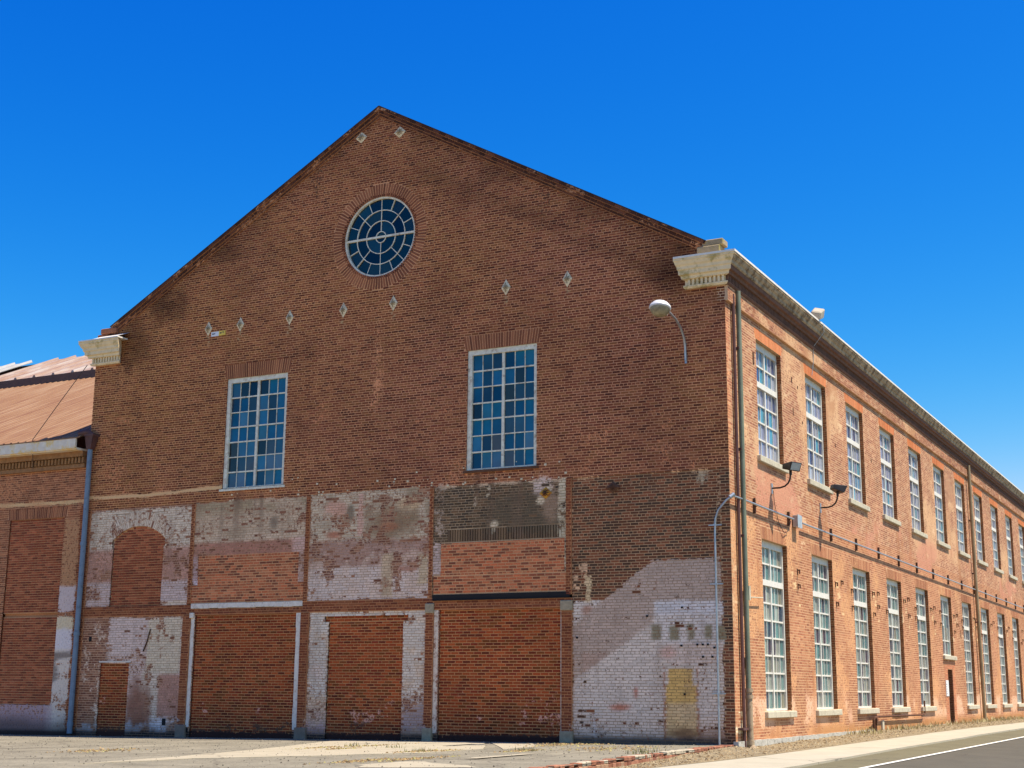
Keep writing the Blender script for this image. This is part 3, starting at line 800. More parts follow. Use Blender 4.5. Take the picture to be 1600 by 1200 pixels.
# ------------------------------------------------------------------ ground
def zs(y):
    t = np.clip((np.asarray(y, float) + 4) / 17, 0, 1)
    return -.16 * (1 - t)
def zlot(x): return .011 * np.minimum(x, 0)
def gmat(name, stops, scale, fine=60, grain=0.35, bscale=45, bstr=0.4, patches=None, rough=0.95):
    m, nt, p = nodes(name)
    a = nz(nt, scale, 6, 0.65); b = nz(nt, fine, 3, 0.7)
    f = mth(nt, 'ADD', mth(nt, 'MULTIPLY', a, 1 - grain), mth(nt, 'MULTIPLY', b, grain))
    c = ramp(nt, f, stops)
    if patches is not None:
        pc, ps, th = patches
        g = nt.nodes.new("ShaderNodeNewGeometry"); mp = nt.nodes.new("ShaderNodeMapping")
        mp.inputs["Scale"].default_value = (1.0, .45, 1.0)
        nt.links.new(g.outputs["Position"], mp.inputs["Vector"])
        c = mixc(nt, ramp(nt, nz(nt, ps, 5, 0.6, mp.outputs[0]), [(th, 0.0), (th + .07, 1.0)]), c, pc)
    vo = nt.nodes.new("ShaderNodeTexVoronoi"); vo.feature = 'DISTANCE_TO_EDGE'; vo.inputs["Scale"].default_value = 0.33
    nn = nt.nodes.new("ShaderNodeTexNoise"); nn.inputs["Scale"].default_value = 0.9; nn.inputs["Detail"].default_value = 5
    g2 = nt.nodes.new("ShaderNodeNewGeometry")
    nt.links.new(g2.outputs["Position"], nn.inputs["Vector"])
    nt.links.new(mixc(nt, 0.45, g2.outputs["Position"], nn.outputs["Color"]), vo.inputs["Vector"])
    crack = ramp(nt, vo.outputs["Distance"], [(0.0, 1.0), (0.006, 0.0)])
    c = mixc(nt, mth(nt, 'MULTIPLY', crack, 0.55), c, (0.06, 0.05, 0.04))
    nt.links.new(c, p.inputs["Base Color"])
    setin(p, Roughness=rough, Specular_IOR_Level=0.2)
    bump(nt, p, nz(nt, bscale, 4, 0.7), bstr, 0.012)
    return m
M_LOT = gmat("old_bleached_asphalt", [(0.33, (0.10, 0.088, 0.066)), (0.48, (0.185, 0.165, 0.122)), (0.66, (0.275, 0.245, 0.182))], 0.9, 16, 0.5, patches=((0.34, 0.30, 0.215), 0.2, 0.58))
M_SLAB = gmat("pale_worn_concrete", [(0.3, (0.30, 0.26, 0.185)), (0.7, (0.40, 0.35, 0.255))], 1.6, 50, 0.3)
M_WALK = gmat("pale_pavement_concrete", [(0.3, (0.33, 0.295, 0.22)), (0.7, (0.42, 0.375, 0.285))], 1.2, 60, 0.25)
M_SHOULDER = gmat("bleached_road_edge", [(0.3, (0.105, 0.092, 0.054)), (0.7, (0.16, 0.142, 0.085))], 1.0, 70, 0.4)
M_ROAD = gmat("grey_asphalt", [(0.3, (0.068, 0.061, 0.046)), (0.7, (0.108, 0.096, 0.072))], 1.0, 80, 0.45)
M_DIRT = gmat("dry_dirt", [(0.3, (0.12, 0.088, 0.048)), (0.5, (0.22, 0.17, 0.10)), (0.7, (0.31, 0.25, 0.155))], 3.0, 40, 0.6, bstr=0.9)
M_GROUND = gmat("open_ground", [(0.3, (0.26, 0.235, 0.18)), (0.7, (0.36, 0.33, 0.26))], 0.6)
M_DRYGRASS = gmat("dry_verge", [(0.3, (0.05, 0.055, 0.025)), (0.7, (0.12, 0.10, 0.05))], 0.8)
M_LINE = plain("worn_road_paint", (0.68, 0.66, 0.6), 0.8, var=0.1, dirt=(0.3, 0.28, 0.22), dscale=14, dthr=0.62)

def sheet(name, xa, xb, ys, zf, mat, nx=6, parent=None, kind="structure"):
    ys = np.asarray(ys, float); T = np.linspace(0, 1, nx)
    A, B = xa(ys), xb(ys)
    X = A[:, None] + (B - A)[:, None] * T[None]
    Y = np.repeat(ys[:, None], nx, 1)
    Z = zf(X, Y)
    idx = np.arange(X.size).reshape(X.shape)
    Q = np.stack([idx[:-1, :-1], idx[:-1, 1:], idx[1:, 1:], idx[1:, :-1]], -1).reshape(-1, 4)
    me = np_mesh(name, np.stack([X, Y, Z], -1).reshape(-1, 3), Q, mat, smooth=True)
    return ob(name, me, parent, kind=kind)
tab = lambda pts: (lambda y: np.interp(y, [p[0] for p in pts], [p[1] for p in pts]))
X_DIRT = tab([(-40, 1.0), (-12, .75), (-6.9, .78), (-3.9, .9), (-1.36, 1.08), (3.2, 1.2), (6.8, 1.29), (11.6, 1.48), (21, 1.36), (33, 1.36), (70, 1.4)])
X_WALK = tab([(-40, 2.6), (-5.27, 2.63), (2.66, 2.68), (11.7, 2.92), (23.8, 2.75), (70, 2.75)])
X_LINE = tab([(-40, 3.2), (-3.35, 3.66), (13.0, 4.12), (30, 4.0), (70, 4.0)])
X_LOT = tab([(-40, 1.2), (-10.2, .62), (-6.65, .36), (-4.6, .17), (-2.5, .04), (-.2, .0), (.2, .0)])
YS = np.concatenate([np.linspace(-40, -8, 12), np.linspace(-7, 14, 43), np.linspace(15, 70, 23)])
g = MB(); g.box(-900, 900, -900, 900, -1.2, -.6); o = g.obj("ground", M_GROUND); o["kind"] = "structure"
sheet("road", lambda y: X_LINE(y) - .6, lambda y: X_LINE(y) * 0 + 12.0, YS, lambda X, Y: zs(Y) - .05 - .003 * (X - 3), M_ROAD)
sheet("road_edge", lambda y: X_WALK(y) - .15, lambda y: X_LINE(y) - .02, YS, lambda X, Y: zs(Y) - .042 - .003 * (X - 3), M_SHOULDER)
sheet("road_line", lambda y: X_LINE(y) - .05, lambda y: X_LINE(y) + .06, YS, lambda X, Y: zs(Y) - .036 - .003 * (X - 3), M_LINE, nx=3)
sheet("far_ground", lambda y: X_LINE(y) * 0 + 11.9, lambda y: X_LINE(y) * 0 + 60, YS, lambda X, Y: zs(Y) - .06, M_DRYGRASS)
wk = MB()
for a, b in zip(YS[:-1], YS[1:]):
    za, zb = float(zs(a)), float(zs(b))
    xa0, xa1, xb0, xb1 = float(X_DIRT(a)) - .12, float(X_WALK(a)), float(X_DIRT(b)) - .12, float(X_WALK(b))
    wk.add([(xa0, a, za - .2), (xa1, a, za - .2), (xb1, b, zb - .2), (xb0, b, zb - .2), (xa0, a, za + .012), (xa1, a, za + .0), (xb1, b, zb + .0), (xb0, b, zb + .012)],
           [(4, 5, 6, 7), (0, 4, 7, 3), (1, 2, 6, 5)])
o = wk.obj("pavement", M_WALK); o["kind"] = "structure"
def dirtz(X, Y):
    n = fbm(X, Y, .5, 15)
    d = (X_DIRT(Y) - X) / 1.2
    k = np.clip((d - .45) * 2.2, 0, 1) * np.clip((.3 - Y) * 3, 0, 1)
    return zs(Y) + .015 + .05 * n * np.clip(d * 2.5, 0, 1) + .02 * np.clip(d, 0, 1) + .05 * k
sheet("dirt_strip", lambda y: np.where(y < -.2, X_LOT(y) - .05, -.05), lambda y: X_DIRT(y) + .05, np.linspace(-14, 68, 420), dirtz, M_DIRT, nx=14)
sheet("parking_lot", lambda y: y * 0 - 80, lambda y: np.minimum(X_LOT(y), np.where(y > -.05, -.02, 9)), np.concatenate([np.linspace(-70, -10, 14), np.linspace(-9.5, .05, 40)]), lambda X, Y: zlot(X) + .012 * (fbm(X, Y, 2.0, 19) - .5), M_LOT, nx=240)
def slab(name, pts, up=.012):
    m = MB(); n = len(pts)
    m.add([(x, y, float(zlot(x)) - .06) for x, y in pts] + [(x, y, float(zlot(x)) + up) for x, y in pts],
          [tuple(range(n - 1, -1, -1)), tuple(range(n, 2 * n))] + [(i, (i + 1) % n, (i + 1) % n + n, i + n) for i in range(n)])
    o = m.obj(name, M_SLAB); o["kind"] = "structure"
def ragged(pts, k=4, a=.12):
    out = []
    for i, p in enumerate(pts):
        q = pts[(i + 1) % len(pts)]
        for j in range(k):
            t = j / k
            out.append((p[0] + (q[0] - p[0]) * t + random.uniform(-a, a) * .5, p[1] + (q[1] - p[1]) * t + random.uniform(-a, a)))
    return out
slab("concrete_apron", ragged([(-7.87, -6.65), (-9.72, -1.28), (-8.3, -.35), (-5.97, -.4), (-3.9, -4.3), (-3.96, -6.62), (-5.07, -8.77), (-6.24, -10.52), (-6.56, -12.78), (-6.93, -10.56)], 5, .1))
slab("concrete_apron", ragged([(-5.75, -.53), (-4.63, -.74), (-3.58, -2.57), (-3.4, -4.3)], 4, .06))
slab("concrete_apron", ragged([(-2.34, -11.21), (-2.32, -9.72), (-1.29, -10.23), (-.15, -11.05), (-1.89, -11.89)], 4, .12), .009)
m = MB(); m.box(-5.52, -5.30, -3.2, -2.05, -.07, -.045); o = m.obj("drain_slot", M_BLACK); o["kind"] = "structure"
sheet("lot_line", lambda y: -1.98 + 0 * y, lambda y: -1.74 + 0 * y, np.linspace(-8.5, -6.3, 6), lambda X, Y: zlot(X) + .016, M_SLAB, nx=2)

# ------------------------------------------------------------------ the main building
BLD = empty("brick_building", (0, 0, 0), "large two-storey red brick industrial hall with gable, round window and bricked-up bays", "building")
PK, PKZ, SL = -9.72, 16.72, 0.56
def rake_clip(z):
    h = (PKZ - .1 - z) / SL
    a, b = PK - h, PK + h
    if z > 11.2: return max(a, -19.0), min(b, -.42)
    return -19.58, 0.0
def rake_top(u): return np.where((u < -19.0) | (u > -.42), 11.2, PKZ - .08 - SL * np.abs(u - PK))
CW = (-9.665, 13.04)
WIN1, WIN2 = (-14.58, -12.50, 6.46, 9.57), (-6.87, -4.90, 6.48, 9.57)
fb, fbed = Bricks(), Beds()
LT1, LT2 = (-14.66, -12.42, 9.57, 9.97), (-6.95, -4.82, 9.57, 9.95)
holes_up = [WIN1, WIN2, LT1, LT2, ('c', CW[0], CW[1], 1.49)]
courses(fb, FRONT, -19.58, 0, 6.12, 16.7, 0, 'upper', col_front, holes=holes_up, clip=rake_clip, jt=.0195, proud=.0035, jit=.003)
fbed.add(FRONT, -19.58, 0, 6.12, 16.7, -.001, 'upper', col_front, holes=[WIN1, WIN2, ('c', CW[0], CW[1], 1.2)], step=.0655, top=rake_top)
for L_, W in ((LT1, WIN1), (LT2, WIN2)):
    quads(fb, FRONT, soldiers(L_[0] + .02, L_[1] - .02, L_[2], L_[3], .07, .072), -.03, .003, 'lint_f', col_front)
# reveals of the two gable windows
def reveal(br, plane_l, z0, z1, depth, style, colf, ch=.0655):
    courses(br, plane_l, -depth, 0, z0, z1, 0, style, colf, ch=ch, bl=.24, header=0, back=-.1, proud=0.0)
for W in (WIN1, WIN2):
    reveal(fb, Plane((W[0], 0, 0), (0, -1, 0), (1, 0, 0)), W[2], W[3], .16, 'upper', lambda u, z, s, n: (base_col(u, z, s, n), np.zeros(u.shape + (4,))))
    reveal(fb, Plane((W[1], 0, 0), (0, -1, 0), (-1, 0, 0)), W[2], W[3], .16, 'upper', lambda u, z, s, n: (base_col(u, z, s, n), np.zeros(u.shape + (4,))))
# lower storeys of the gable: strips, painted panels, piers
ZB = -.4
def reg(u0, u1, z0, z1, off, style, holes=(), ch=.0655, header=6, bl=.2115):
    courses(fb, FRONT, u0, u1, z0, z1, off, style, col_front, ch=ch, holes=holes, header=header, bl=bl, split=.055 if style in ('panel', 'dark', 'p5') else 0)
    fbed.add(FRONT, u0, u1, z0, z1, off - .001, style, col_front, holes=[h for h in holes if h[0] != 'c'])
ARCH = (-18.41, -16.53, 3.34, 5.40)
ac, ar = (-17.47, 4.18), 1.40
th0 = math.acos(.94 / ar)
for (a, b) in ((-15.57, -15.45), (-11.69, -11.57), (-7.89, -7.78), (-4.09, -3.95)):
    reg(a, b, 3.36, 6.12, .03, 'strip', header=0, bl=.13)
reg(-19.58, -19.32, ZB, 6.12, .03, 'strip', header=0)
reg(-.24, 0, ZB, 6.12, .0, 'p5', header=0)
for (a, b) in ((-15.66, -15.40), (-11.72, -11.47), (-7.93, -7.71), (-4.20, -3.94)):
    reg(a, b, ZB, 3.06, .05, 'strip', header=0)
reg(-19.32, -15.57, 3.34, 6.12, 0, 'panel', holes=[ARCH, (-18.45, -16.49, 5.0, 5.95)])
reg(-15.45, -11.69, 3.36, 6.12, 0, 'panel', holes=[(-15.25, -11.89, 3.85, 4.66), (-15.45, -11.69, 3.36, 3.86)])
reg(-11.57, -7.89, 3.36, 6.12, 0, 'panel')
reg(-7.78, -4.09, 3.43, 6.12, 0, 'dark', holes=[(-7.55, -4.14, 3.43, 4.69), (-7.75, -4.09, 3.43, 3.9), (-7.36, -4.22, 4.72, 5.02)])
quads(fb, FRONT, soldiers(-7.36, -4.22, 4.72, 5.02, 0, .072), -.03, .004, 'dark2', col_front)
reg(-3.95, -.24, ZB, 6.12, -.02, 'p5')
reg(-19.32, -15.40, 3.06, 3.34, .02, 'strip'); reg(-15.40, -11.69, 3.06, 3.22, .015, 'strip'); reg(-11.69, -7.75, 3.06, 3.36, .02, 'strip'); reg(-7.75, -3.95, 3.06, 3.28, .015, 'strip')
DOOR1 = (-18.57, -17.52, ZB, 1.80)
reg(-19.32, -15.66, ZB, 3.06, 0, 'panel', holes=[DOOR1])
B2 = (-15.26, -11.89, ZB, 3.06)
reg(-15.40, -11.72, ZB, 3.06, -.005, 'panel', holes=[B2])
B3 = (-10.86, -8.60, ZB, 2.80); B3S = (-10.98, -8.46, 2.80, 2.96)
reg(-11.47, -7.93, ZB, 3.06, 0, 'panel', holes=[B3, B3S])
B4 = (-7.56, -4.24, ZB, 3.06)
reg(-7.71, -4.20, ZB, 3.06, -.005, 'panel', holes=[B4])
courses(fb, FRONT, -18.45, -16.49, 5.0, 5.95, 0, 'panel', col_front, holes=[('c', ac[0], ac[1], ar + .43)], split=.055)
# arch over the first bay's blocked window
quads(fb, FRONT, ringq(ac[0], ac[1], ar + .01, ar + .20, math.pi - th0, th0, 34), -.05, .003, 'panel', col_front)
quads(fb, FRONT, ringq(ac[0], ac[1], ar + .215, ar + .42, math.pi - th0, th0, 38), -.05, .005, 'panel', col_front)
# round window ring
quads(fb, FRONT, ringq(CW[0], CW[1], 1.12, 1.48, 0, 2 * math.pi, 104), -.12, .004, 'lint_f', col_front)
GABLE = fbed.obj("gable_wall", BLD)
fb.obj("brickwork", GABLE)
gp = MB()      # solid core behind the brick skin, joined to the gable's own parts
# bricked-up openings
def infill(u0, u1, z0, z1, off, style, extra=(), singles=None, ch=.0705, header=0, label=None):
    br, bd = Bricks(), Beds()
    rects = [(u0, u1, z0, z1)] + list(extra)
    for (a, b, c, d) in rects:
        courses(br, FRONT, a, b, c, d, off, style, col_front, ch=ch, bl=.2125, header=header, proud=.006, jt=.020)
        bd.add(FRONT, a, b, c, d, off - .001, style, col_front)
    o = bd.obj("infill_panel", BLD)
    if label: o["label"] = label
    br.obj("brickwork", o, singles)
    return o
infill(*DOOR1, -.03, 'infill', label="narrow bricked-up doorway among flaking white paint")
infill(*B2, -.05, 'infill', label="wide bricked-up bay beside the white-edged pier")
infill(*B3, -.05, 'infill', [B3S], label="bricked-up doorway framed by white painted brick")
camp = np.array((10.28, -30.14, 1.15))
infill(*B4, -.05, 'infill', singles=(300, lambda p: np.linalg.norm(p - camp) + (10 if p[2] < 0.0 else 0)), label="widest bricked-up bay under the black steel beam")
infill(-15.25, -11.89, 3.85, 4.66, 0.0, 'infill2', [(-15.45, -11.69, 3.36, 3.85)], header=5, label="pinkish brick patch under the grey panel")
infill(-7.55, -4.14, 3.90, 4.69, 0.0, 'infill2', [(-7.76, -4.09, 3.43, 3.90)], header=5, label="pinkish brick patch over the black steel beam")
# the arched one: clip by the arc
br, bd = Bricks(), Beds()
hl = lambda z: math.sqrt(max(ar ** 2 - (z - ac[1]) ** 2, 0)) if z > ac[1] else 9
courses(br, FRONT, ARCH[0], ARCH[1], ARCH[2], 5.58, -.04, 'infill3', col_front, ch=.0705, bl=.2125, header=0, jt=.021,
        clip=lambda z: (ac[0] - min(.94, hl(z)), ac[0] + min(.94, hl(z))))
bd.add(FRONT, ARCH[0], ARCH[1], ARCH[2], 5.58, -.05, 'infill3', col_front, top=lambda u: ac[1] + np.sqrt(np.maximum(ar ** 2 - (u - ac[0]) ** 2, 0)) + .01)
bd.add(FRONT, -18.46, -16.48, 4.98, 5.96, -.055, 'panel', col_front)
for z_ in np.arange(5.0, 5.95, .02):
    h_ = math.sqrt(max((ar + .02) ** 2 - (z_ + .02 - ac[1]) ** 2, 0))
    if z_ + .02 - ac[1] > ar + .02: bd.add(FRONT, -18.45, -16.49, z_, z_ + .02, -.001, 'panel', col_front, skirt=False)
    else:
        for a_, b_ in ((-18.45, ac[0] - h_), (ac[0] + h_, -16.49)):
            if b_ - a_ > .01: bd.add(FRONT, a_, b_, z_, z_ + .02, -.001, 'panel', col_front, skirt=False)
o = bd.obj("infill_panel", BLD); o["label"] = "tall bricked-up window with a shallow arched top"
br.obj("brickwork", o)

# ---- long wall
PITCHW, W0, WWD, NW = 4.265, 2.24, 2.045, 13
YEND = 57.0
sb, sbed = Bricks(.0008), Beds()
hs_u = [(W0 + PITCHW * i, W0 + PITCHW * i + WWD, 6.73, 9.65) for i in range(NW)]
hs_l = [(W0 + PITCHW * i, W0 + PITCHW * i + WWD, .70 if i != 5 else 2.52, 4.73) for i in range(NW)]
DOORS = (W0 + PITCHW * 5 + .62, W0 + PITCHW * 5 + 1.52, -.1, 2.02)
DRIN = (W0 + PITCHW * 5, W0 + PITCHW * 5 + WWD, ZB, 2.30)
lin_u = [(a - .1, b + .1, d, 9.93) for a, b, c, d in hs_u]; lin_l = [(a - .1, b + .1, d, 5.03) for a, b, c, d in hs_l]
courses(sb, SIDE, 0, YEND, 5.75, 10.06, 0, 'sidehi', col_side, holes=hs_u + lin_u, proud=.0006, jit=.0006)
courses(sb, SIDE, 0, YEND, ZB, 5.75, 0, 'side', col_side, holes=hs_l + lin_l + [DRIN], proud=.0005, jit=.0006)
courses(sb, SIDE, DRIN[0], DRIN[1], ZB, DRIN[3], 0, 'sidein', col_side, holes=[DOORS], header=0)
courses(sb, SIDE, 0, YEND, 10.06, 10.48, .07, 'sidehi', col_side, back=-.02, proud=.003)
sbed.add(SIDE, 0, YEND, 5.75, 10.06, -.001, 'sidehi', col_side, holes=hs_u, step=.11, skirt=False)
sbed.add(SIDE, 0, YEND, ZB, 5.75, -.001, 'side', col_side, holes=hs_l + [DOORS], step=.11, skirt=False)
sbed.add(SIDE, 0, YEND, 10.06, 10.48, .069, 'sidehi', col_side, step=.12)
for (a, b, c, d) in lin_u: quads(sb, SIDE, soldiers(a + .03, b - .03, c, d, .07, .075), -.03, .0018, 'lintel', col_side)
for (a, b, c, d) in lin_l: quads(sb, SIDE, soldiers(a + .03, b - .03, c, d, .07, .075), -.03, .0018, 'side', col_side)
jc = lambda u, z, s, n: (base_col(u, z, s, n), np.zeros(u.shape + (4,)))
for (a, b, c, d) in hs_u + hs_l + [DOORS]:
    reveal(sb, Plane((0, b, 0), (1, 0, 0), (0, -1, 0)), c, d, .18, 'jamb', jc)
    reveal(sb, Plane((0, a, 0), (1, 0, 0), (0, 1, 0)), c, d, .18, 'jamb', jc)
    for plane in (Plane((0, b + .008, 0), (1, 0, 0), (0, -1, 0)), Plane((0, a - .008, 0), (1, 0, 0), (0, 1, 0))):
        sbed.add(plane, -.3, -.006, c, d, 0, 'jamb', jc, step=.3, skirt=False)
    # soffit
    V = np.array([(-.3, a, d), (-.001, a, d), (-.001, b, d), (-.3, b, d)])
    sbed.v.append(V); sbed.q.append(np.array([[0, 1, 2, 3]]) + sbed.n); cc_ = np.repeat(PALS['jamb'][1][None], 4, 0); sbed.c.append(cc_); sbed.p.append(np.zeros((4, 4))); sbed.n += 4
LONG = sbed.obj("long_wall", BLD)
sb.obj("brickwork", LONG)
# plain walls at the back and the far side, the roof
w = MB()
w.box(-19.6, -.3, YEND - .2, YEND, ZB, 11.1); w.box(-19.58, -19.3, .05, YEND, ZB, 11.1)
w.prism([(-19.58, 11.1), (-.3, 11.1), (PK, PKZ - .4)], YEND - .2, YEND, lambda a, b, d: (a, d, b))
m_bw = plain("rear_brick", AF(110, 66, 50) , 0.9)
w.obj("rear_wall", m_bw, BLD)
r = MB()
for s in (-1, 1):
    x1 = PK + s * 9.9
    r.prism([(PK, PKZ - .35), (x1, 11.05), (x1, 10.97), (PK, PKZ - .43)], .28, YEND + .1, lambda a, b, d: (a, d, b))
r.obj("roof", M_ROOFMAIN, BLD)
# solid parapet behind the gable brick skin
pp = MB()
pp.prism([(-19.0, 11.1), (-.42, 11.1), (-.42, 11.42), (PK, PKZ - .12), (-19.0, 11.42)], .21, .40, lambda a, b, d: (a, d, b))
pp.obj("parapet_core", m_bw, BLD)

M_COPCAP = plain("sooty_coping_mortar", (.045, .034, .028), .95, var=.2, scale=6)
# ---- raked coping: two brick courses laid along each slope
ang = math.atan(SL); ca, sa = math.cos(ang), math.sin(ang)
col_cop = lambda u, z, s, n: (base_col(u, z, s, n), np.concatenate([np.zeros(u.shape + (3,)) + AF(120, 92, 74), (sst(.45, .7, fbm(u, z * 3, .5, 23)) * .5)[..., None]], -1))
for s in (1, -1):
    # local frame: u runs down the slope from the peak, v is square to it
    if s > 0: pl = Plane((PK, 0, PKZ + .03), (ca, 0, -sa), (0, -1, 0), (sa, 0, ca))
    else: pl = Plane((PK, 0, PKZ + .03), (ca, 0, sa), (0, -1, 0), (-sa, 0, ca))
    Lr = 9.32 / ca
    br, bd = Bricks(), Beds()
    a, b = (0, Lr) if s > 0 else (-Lr + .05, 0)
    courses(br, pl, a, b, -.085, 0, .12, 'coping', col_cop, ch=.085, bl=.215, header=0, back=-.02)
    courses(br, pl, a, b, -.170, -.085, .075, 'coping', col_cop, ch=.085, bl=.215, header=0, back=-.02)
    courses(br, pl, a, b, -.235, -.175, .035, 'coping', col_cop, ch=.0585, bl=.215, header=0, back=-.02)
    bd.add(pl, a, b, -.085, 0, .112, 'coping', col_cop, back=-.3)
    bd.add(pl, a, b, -.172, -.085, .07, 'coping', col_cop, back=-.02)
    bd.add(pl, a, b, -.24, -.172, .03, 'coping', col_cop, back=-.02)
    o = bd.obj("coping", BLD)
    br.obj("brickwork", o)
    cap = MB(); cap.prism([(a, -.007), (b, -.007), (b, .014), (a, .014)], -.32, .136, lambda p, q, d: tuple(pl.P(np.float64(p), np.float64(d), np.float64(q))))
    cap.obj("coping_cap", M_COPCAP, BLD)
# kneeler stones at the feet of the gable
k = MB(); k.box(-.62, -.05, -.14, .25, 11.22, 11.40); k.box(-.5, .02, -.10, .25, 11.40, 11.56)
k.obj("kneeler", M_CAPSTONE, BLD, bevel=.02)
k = MB(); k.box(-19.35, -18.75, -.14, .25, 11.36, 11.52); k.box(-19.5, -19.1, -.10, .25, 11.24, 11.36)
k.obj("kneeler", plain("sooty_kneeler_brick", AF(92, 62, 48), 0.9, var=.3), BLD, bevel=.015)

# ---- cornice: profile (overhang, height)
PROF = [(0.0, 10.43), (.09, 10.43), (.12, 10.47), (.12, 10.50), (.06, 10.50), (.06, 10.64), (.17, 10.65), (.18, 10.72), (.24, 10.74), (.25, 10.84), (.28, 10.86),
        (.29, 10.93), (.33, 10.97), (.36, 11.04), (.38, 11.05), (.38, 11.12), (.32, 11.135), (0.0, 11.19)]
def cornice_front(x_in, x_corner, s):
    """return on the gable from x_in (free end) to the corner, s = +1 right end, -1 left end"""
    m = MB(); n = len(PROF)
    A = [(x_in - s * o * .55, -o, z) for o, z in PROF]; B = [(x_corner + s * o, -o, z) for o, z in PROF]
    m.add(A + B, [(i, i + 1, i + 1 + n, i + n) for i in range(n - 1)] + [tuple(range(n)), ] + ([tuple(range(2 * n - 1, n - 1, -1))] if s < 0 else []))
    return m
cr = cornice_front(-.92, 0.0, 1).obj("cornice_return", M_CREAM, BLD); cr["label"] = "cream painted cornice return by the street corner"
cl_ = cornice_front(-18.62, -19.58, -1).obj("cornice_return", M_CREAM, BLD); cl_["label"] = "cream painted cornice return over the rusty roof"
m = MB(); P_ = PROF[:10] + [(0.0, 10.85)]; n = len(P_)
m.add([(o, -o, z) for o, z in P_] + [(o, YEND, z) for o, z in P_], [(i, i + n, i + 1 + n, i + 1) for i in range(n - 1)] + [tuple(range(n, 2 * n))])
m.obj("bed_mould", M_BEDM, BLD)
cuts = [0.0, 3.4, 8.1, 12.6, 17.4, 21.9, 26.8, 31.2, 36.0, 40.6, 45.3, 50.0, YEND]
for i, (a, b) in enumerate(zip(cuts[:-1], cuts[1:])):
    m = MB(); P_ = [(0.0, 10.851)] + PROF[9:]; n = len(P_); dz, do = random.uniform(-.006, .006), random.uniform(-.008, .008)
    m.add([(o + (do if o > .1 else 0), (-o if i == 0 else a + .004), z + dz) for o, z in P_] + [(o + (do if o > .1 else 0), b - .004, z + dz) for o, z in P_],
          [(j, j + n, j + 1 + n, j + 1) for j in range(n - 1)] + [tuple(range(n)), tuple(range(2 * n - 1, n - 1, -1))])
    m.obj("cornice", M_PEEL, BLD)
for bx in ((-.1, .40, -.0, YEND, 11.10, 11.15), (-1.12, .40, -.40, .0, 11.10, 11.15)):
    m = MB(); m.box(*bx); m.obj("cap_flashing", M_CAPMETAL, BLD)
m = MB(); m.box(-19.95, -18.4, -.41, 0.0, 11.121, 11.16)
m.add([(-19.4, -.40, 11.161), (-18.42, -.40, 11.161), (-18.3, -.02, 11.33), (-19.3, -.02, 11.33)], [(0, 1, 2, 3)])
m.obj("cap_flashing", M_CAPMETAL, BLD)
d1 = MB()
for x in np.arange(-.86, .05, .105): d1.box(x, x + .055, -.125, -.05, 10.505, 10.648)
d1.obj("dentil_course", M_CREAM, BLD, kind="stuff")
d1 = MB()
for x in np.arange(-19.62, -18.66, .105): d1.box(x, x + .055, -.125, -.05, 10.505, 10.648)
d1.obj("dentil_course", M_CREAM, BLD, kind="stuff")
d1 = MB()
for y in np.arange(-.06, YEND, .105): d1.box(.05, .125, y, y + .055, 10.505, 10.648)
d1.obj("dentil_course", M_BEDM, BLD, kind="stuff")

# ---- windows
def colmesh(name, m, build, c):
    b = MB(); b.cc = c; build(b)
    return b.mesh(name, m)
FT = [lin(c) * k for c, k in (((20, 76, 104), 1.0), ((26, 90, 122), 1.0), ((16, 58, 82), 1.0), ((36, 62, 82), .7), ((24, 96, 122), 1.0), ((24, 36, 50), .5), ((40, 104, 136), 1.0))]  # blue-teal tints put the sky's reflection into the pane colour
FTW = [.2, .2, .17, .11, .13, .09, .10]
def gable_window(W, label):
    u0, u1, z0, z1 = W
    Wd, Hh = u1 - u0, z1 - z0
    root = bpy.data.objects.new("window", None); link(root, BLD, (u0, 0, z0)); root["label"] = label
    f = MB(); y0, y1 = .05, .13
    f.box(0.0, .12, y0 - .02, y1, 0, Hh); f.box(Wd - .09, Wd, y0 - .02, y1, 0, Hh); f.box(.12, Wd - .09, y0 - .02, y1, Hh - .13, Hh); f.box(.12, Wd - .09, y0, y1, 0, .05)
    f.obj("frame", M_FRAME_F, root)
    cx = .12 + (Wd - .21) / 2
    mu = MB(); mu.box(cx - .036, cx + .036, y0 + .005, y1, .05, Hh - .13)
    zr = np.linspace(.05, Hh - .13, 8)
    for i, z in enumerate(zr[1:-1]):
        t = .018 if i in (0, 2, 3, 5) else .012
        mu.box(.12, cx - .04, y0 + .02, y1, z - t, z + t); mu.box(cx + .04, Wd - .09, y0 + .02, y1, z - t, z + t)
    for a, b in ((.12, cx - .04), (cx + .04, Wd - .09)):
        for i in (1, 2):
            x = a + (b - a) * i / 3
            mu.box(x - .009, x + .009, y0 + .028, y1 - .002, .05, Hh - .13)
    mu.obj("mullion", M_FRAME_F, root)
    pw, ph = (cx - .04 - .12) / 3, zr[1] - zr[0]
    meshes = [colmesh("pane", M_GLASS, lambda b: b.box(.001, pw - .001, 0, .006, .001, ph - .001), c) for c in FT]
    rnd = random.Random(int(abs(u0) * 100))
    for side_, a in enumerate((.12, cx + .04)):
        for i in range(3):
            for j in range(7):
                k = rnd.choices(range(len(FT)), FTW)[0]
                p = ob("pane", meshes[k], root, (a + i * pw, y1 - .03 , zr[j]))
                p.rotation_euler = (rnd.uniform(-.035, .035), 0, rnd.uniform(-.045, .045))
    b = MB(); b.box(0, Wd, y1 + .0, y1 + .03, 0, Hh); b.obj("backing", M_BLACK, root)
    s = MB(); s.box(-.06, Wd + .06, -.05, .14, -.06, -.002)
    s.obj("sill", M_FRAME_F if u0 < -10 else M_PLATE_BROWN, root)
    return root
gable_window(WIN1, "multi-pane window over the arched bricked-up opening")
gable_window(WIN2, "multi-pane window nearer the street corner")

